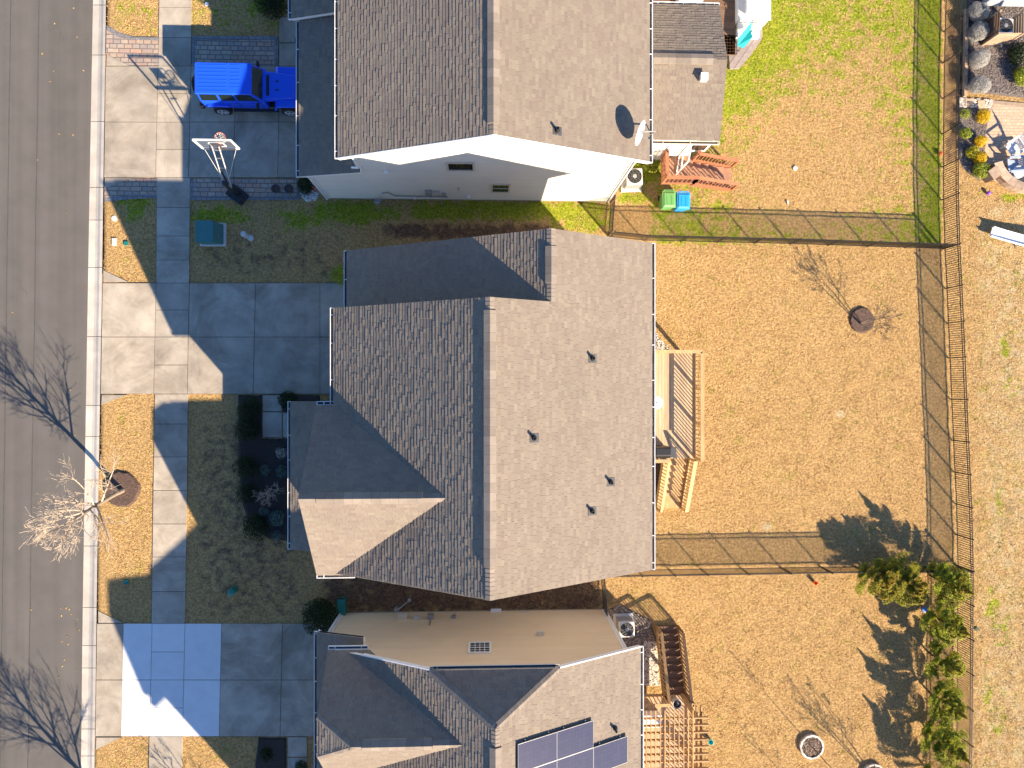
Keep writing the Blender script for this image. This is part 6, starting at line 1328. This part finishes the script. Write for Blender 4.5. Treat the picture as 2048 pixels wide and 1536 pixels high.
# ---- conifers along the back fence
tipf = None
protos = []
CF = [((1735, 1148), 1.75, .88, 'low broad yellow green conifer, first from the left by the fence'), ((1790, 1152), 2.0, .85, 'yellow green conifer with orange tip, second from the left'), ((1862, 1152), 2.75, .80, 'tall conifer in the fence corner'), ((1858, 1228), 2.7, .80, 'tall conifer next below the corner one'), ((1858, 1306), 2.2, .74, 'shorter conifer in the middle of the row'), ((1858, 1384), 2.5, .72, 'narrow conifer below the middle of the row'), ((1858, 1462), 2.7, .80, 'conifer near the bottom edge, second from the lowest'), ((1858, 1542), 2.5, .8, 'lowest conifer cut off by the bottom edge')]
for k, ((a, b), h, r, lb) in enumerate(CF):
    p = W(a, b); t = thing('conifer_tree', lb, 'tree', (p.x, p.y, 0), 'conifers along the back fence')
    yl = k < 2
    fn = lambda P, rs, h=h, yl=yl: ((rs.rand(len(P)) < np.clip((P[:, 2]/h-(.35 if yl else .6))*(1.1 if yl else 1.3), 0, .75))).astype(int)
    leafcloud(40000, cone(h, r*1.5, .85 if yl else 1.0), (.085, .03), [M['conifer'] if not yl else M['shrub_green'], M['conifer_tip']], 'crown', t, fn, 40+k)
    mb = MB(); mb.tube((p.x, p.y, -.05), (p.x, p.y, h*.85), .05, .012, 8); mb.build('trunk', M['bark_dark'], t)
# ---- bare trees
def branches(mb, p, d, L, r, lev, rr, up, spread, kids):
    n = 4; pts = [p]; dirs = d.copy(); q = p.copy(); rad = [r]
    for k in range(n):
        dirs = (dirs+Vector((rr.gauss(0, .10), rr.gauss(0, .10), up))).normalized(); q = q+dirs*L/n; pts.append(q.copy()); rad.append(max(.0055, r*(1-(k+1)/n*.7)))
    sides = 6 if r > .03 else (4 if r > .01 else 3)
    for k in range(n): mb.tube(pts[k], pts[k+1], rad[k], rad[k+1], sides)
    if lev <= 0: return
    for j in range(kids[lev]):
        f = rr.uniform(.25, .98); i = min(n-1, int(f*n)); s = pts[i].lerp(pts[i+1], f*n-i); dd_ = (pts[i+1]-pts[i]).normalized(); o_ = dd_.orthogonal().normalized(); o_.rotate(Matrix.Rotation(rr.random()*6.28, 3, dd_)); nd_ = (dd_*(1-spread)+o_*spread).normalized()
        branches(mb, s, nd_, L*rr.uniform(.42, .66)*(1.1-.35*f), max(.006, rad[i]*.6), lev-1, rr, up, spread, kids)
def bare_tree(name, label, px, py, h, r, seed, bark, twig, group, clear=.32, nprim=16, stems=1, kids=(0, 4, 5, 5), lv=2, spread=.55, up=.06, wid=.38, loc=None):
    rr = random.Random(seed); p = W(px, py); t = thing(name, label, 'tree', (p.x, p.y, 0), group)
    tops = []
    for s in range(stems):
        mb = MB(); q = Vector((p.x, p.y, -.05)); d = Vector((rr.gauss(0, .03), rr.gauss(0, .03), 1)) if stems == 1 else Vector((.22*math.cos(s*2.1+.4), .22*math.sin(s*2.1+.4), 1)).normalized(); pts = [q]; n = 8
        for k in range(n): d = (d+Vector((rr.gauss(0, .03), rr.gauss(0, .03), .05))).normalized(); q = q+d*h/n*(.92 if stems > 1 else 1); pts.append(q.copy())
        rads = [max(.008, r*(1-k/n)**.8) for k in range(n+1)]
        for k in range(n): mb.tube(pts[k], pts[k+1], rads[k], rads[k+1], 10)
        mb.build('trunk', M[bark], t); tops.append((pts, rads))
    mb = MB()
    for pts, rads in tops:
        for k in range(nprim):
            f = clear+(1-clear)*(k+rr.random()*.6)/nprim; f = min(.97, f); i = min(7, int(f*8)); s = pts[i].lerp(pts[i+1], f*8-i); a = k*2.4+rr.random(); e = (1-f)*.45+.5
            nd_ = Vector((math.cos(a)*e, math.sin(a)*e, .75-.2*(1-f))).normalized(); branches(mb, s, nd_, h*wid*(1.12-f)*rr.uniform(.8, 1.2), max(.006, rads[i]*.5), lv, rr, up, spread, kids)
    mb.build('crown', M[twig], t)
    return t
bare_tree('street_tree', 'bare pale street tree leaning over the kerb from a round mulch ring', 247, 980, 6.3, .11, 5, 'bark_pale', 'twig', 'bare street trees', clear=.30, nprim=22, lv=2, kids=(0, 7, 7, 5), spread=.46, wid=.42)
bare_tree('street_tree', 'bare street tree below the frame whose shade falls on the road', 262, 1668, 6.6, .12, 9, 'bark_pale', 'twig', 'bare street trees', clear=.28, nprim=22, lv=2, kids=(0, 7, 7, 5), spread=.46, wid=.44)
bare_tree('garden_tree', 'small bare multi stemmed tree in the middle yard mulch ring', 1720, 648, 2.9, .028, 21, 'bark_pale', 'twig_dark', 'bare garden trees', clear=.3, nprim=9, stems=3, kids=(0, 4, 4, 4), spread=.35, wid=.40)
bare_tree('garden_tree', 'slender bare sapling in the stone edged ring on the lower lawn', 1622, 1492, 3.5, .022, 23, 'bark_dark', 'twig_dark', 'bare garden trees', clear=.55, nprim=8, kids=(0, 3, 3, 3), spread=.3, wid=.28)
bare_tree('garden_tree', 'bare multi stemmed tree in the stone ring at the bottom edge', 1746, 1552, 3.6, .03, 25, 'bark_dark', 'twig_dark', 'bare garden trees', clear=.3, nprim=9, stems=3, kids=(0, 4, 4, 4), spread=.35, wid=.36)
bare_tree('garden_tree', 'bare multi stemmed tree below the frame whose shade falls on the sidewalk', 440, 1640, 3.2, .03, 27, 'bark_dark', 'twig_dark', 'bare garden trees', clear=.25, nprim=8, stems=3, kids=(0, 3, 3, 3), spread=.3, wid=.36)
bare_tree('garden_tree', 'bare sapling below the frame on the lower lawn', 1650, 1640, 3.6, .022, 29, 'bark_dark', 'twig_dark', 'bare garden trees', clear=.5, nprim=8, kids=(0, 3, 3, 3), spread=.3, wid=.3)
bare_tree('bare_bush', 'bare twiggy bush in the middle of the front mulch bed', 540, 988, 1.0, .016, 31, 'twig', 'twig', None, clear=.1, nprim=7, stems=3, kids=(0, 3, 4, 3), spread=.5, wid=.7)
# stone edged tree rings
for a, b, lb in ((1622, 1492, 'ring of pale edging stones round the slender sapling'), (1746, 1550, 'ring of pale edging stones at the bottom edge')):
    c = W(a, b); t = thing('tree_ring', lb, 'edging', (c.x, c.y, 0), 'stone tree rings'); mb = MB(); n = 12
    for k in range(n):
        a0, a1 = 2*math.pi*k/n, 2*math.pi*(k+1)/n-.03; mb.prism([(c.x+r*math.cos(x), c.y+r*math.sin(x)) for r, x in ((.50, a0), (.585, a0), (.585, a1), (.50, a1))], -.02, .13+random.uniform(-.01, .01))
    mb.build('edging_stone', M['pebble'], t); mb = MB(); mb.lathe((c.x, c.y, 0), [(.475, -.02), (.475, .07), (.3, .10), (0, .11)], 24); mb.build('mulch', M['mulch'], t); mb = MB()
    for k in range(260):
        x = random.random()**.5*.45; an = random.random()*6.28; w_ = random.uniform(.015, .045); mb.box((c.x+x*math.cos(an), c.y+x*math.sin(an), .105-.03*x), (w_, w_*.5, .03), random.random()*3)
    mb.build('chips', M['pebble_brown'], t).__setitem__('kind', 'stuff')
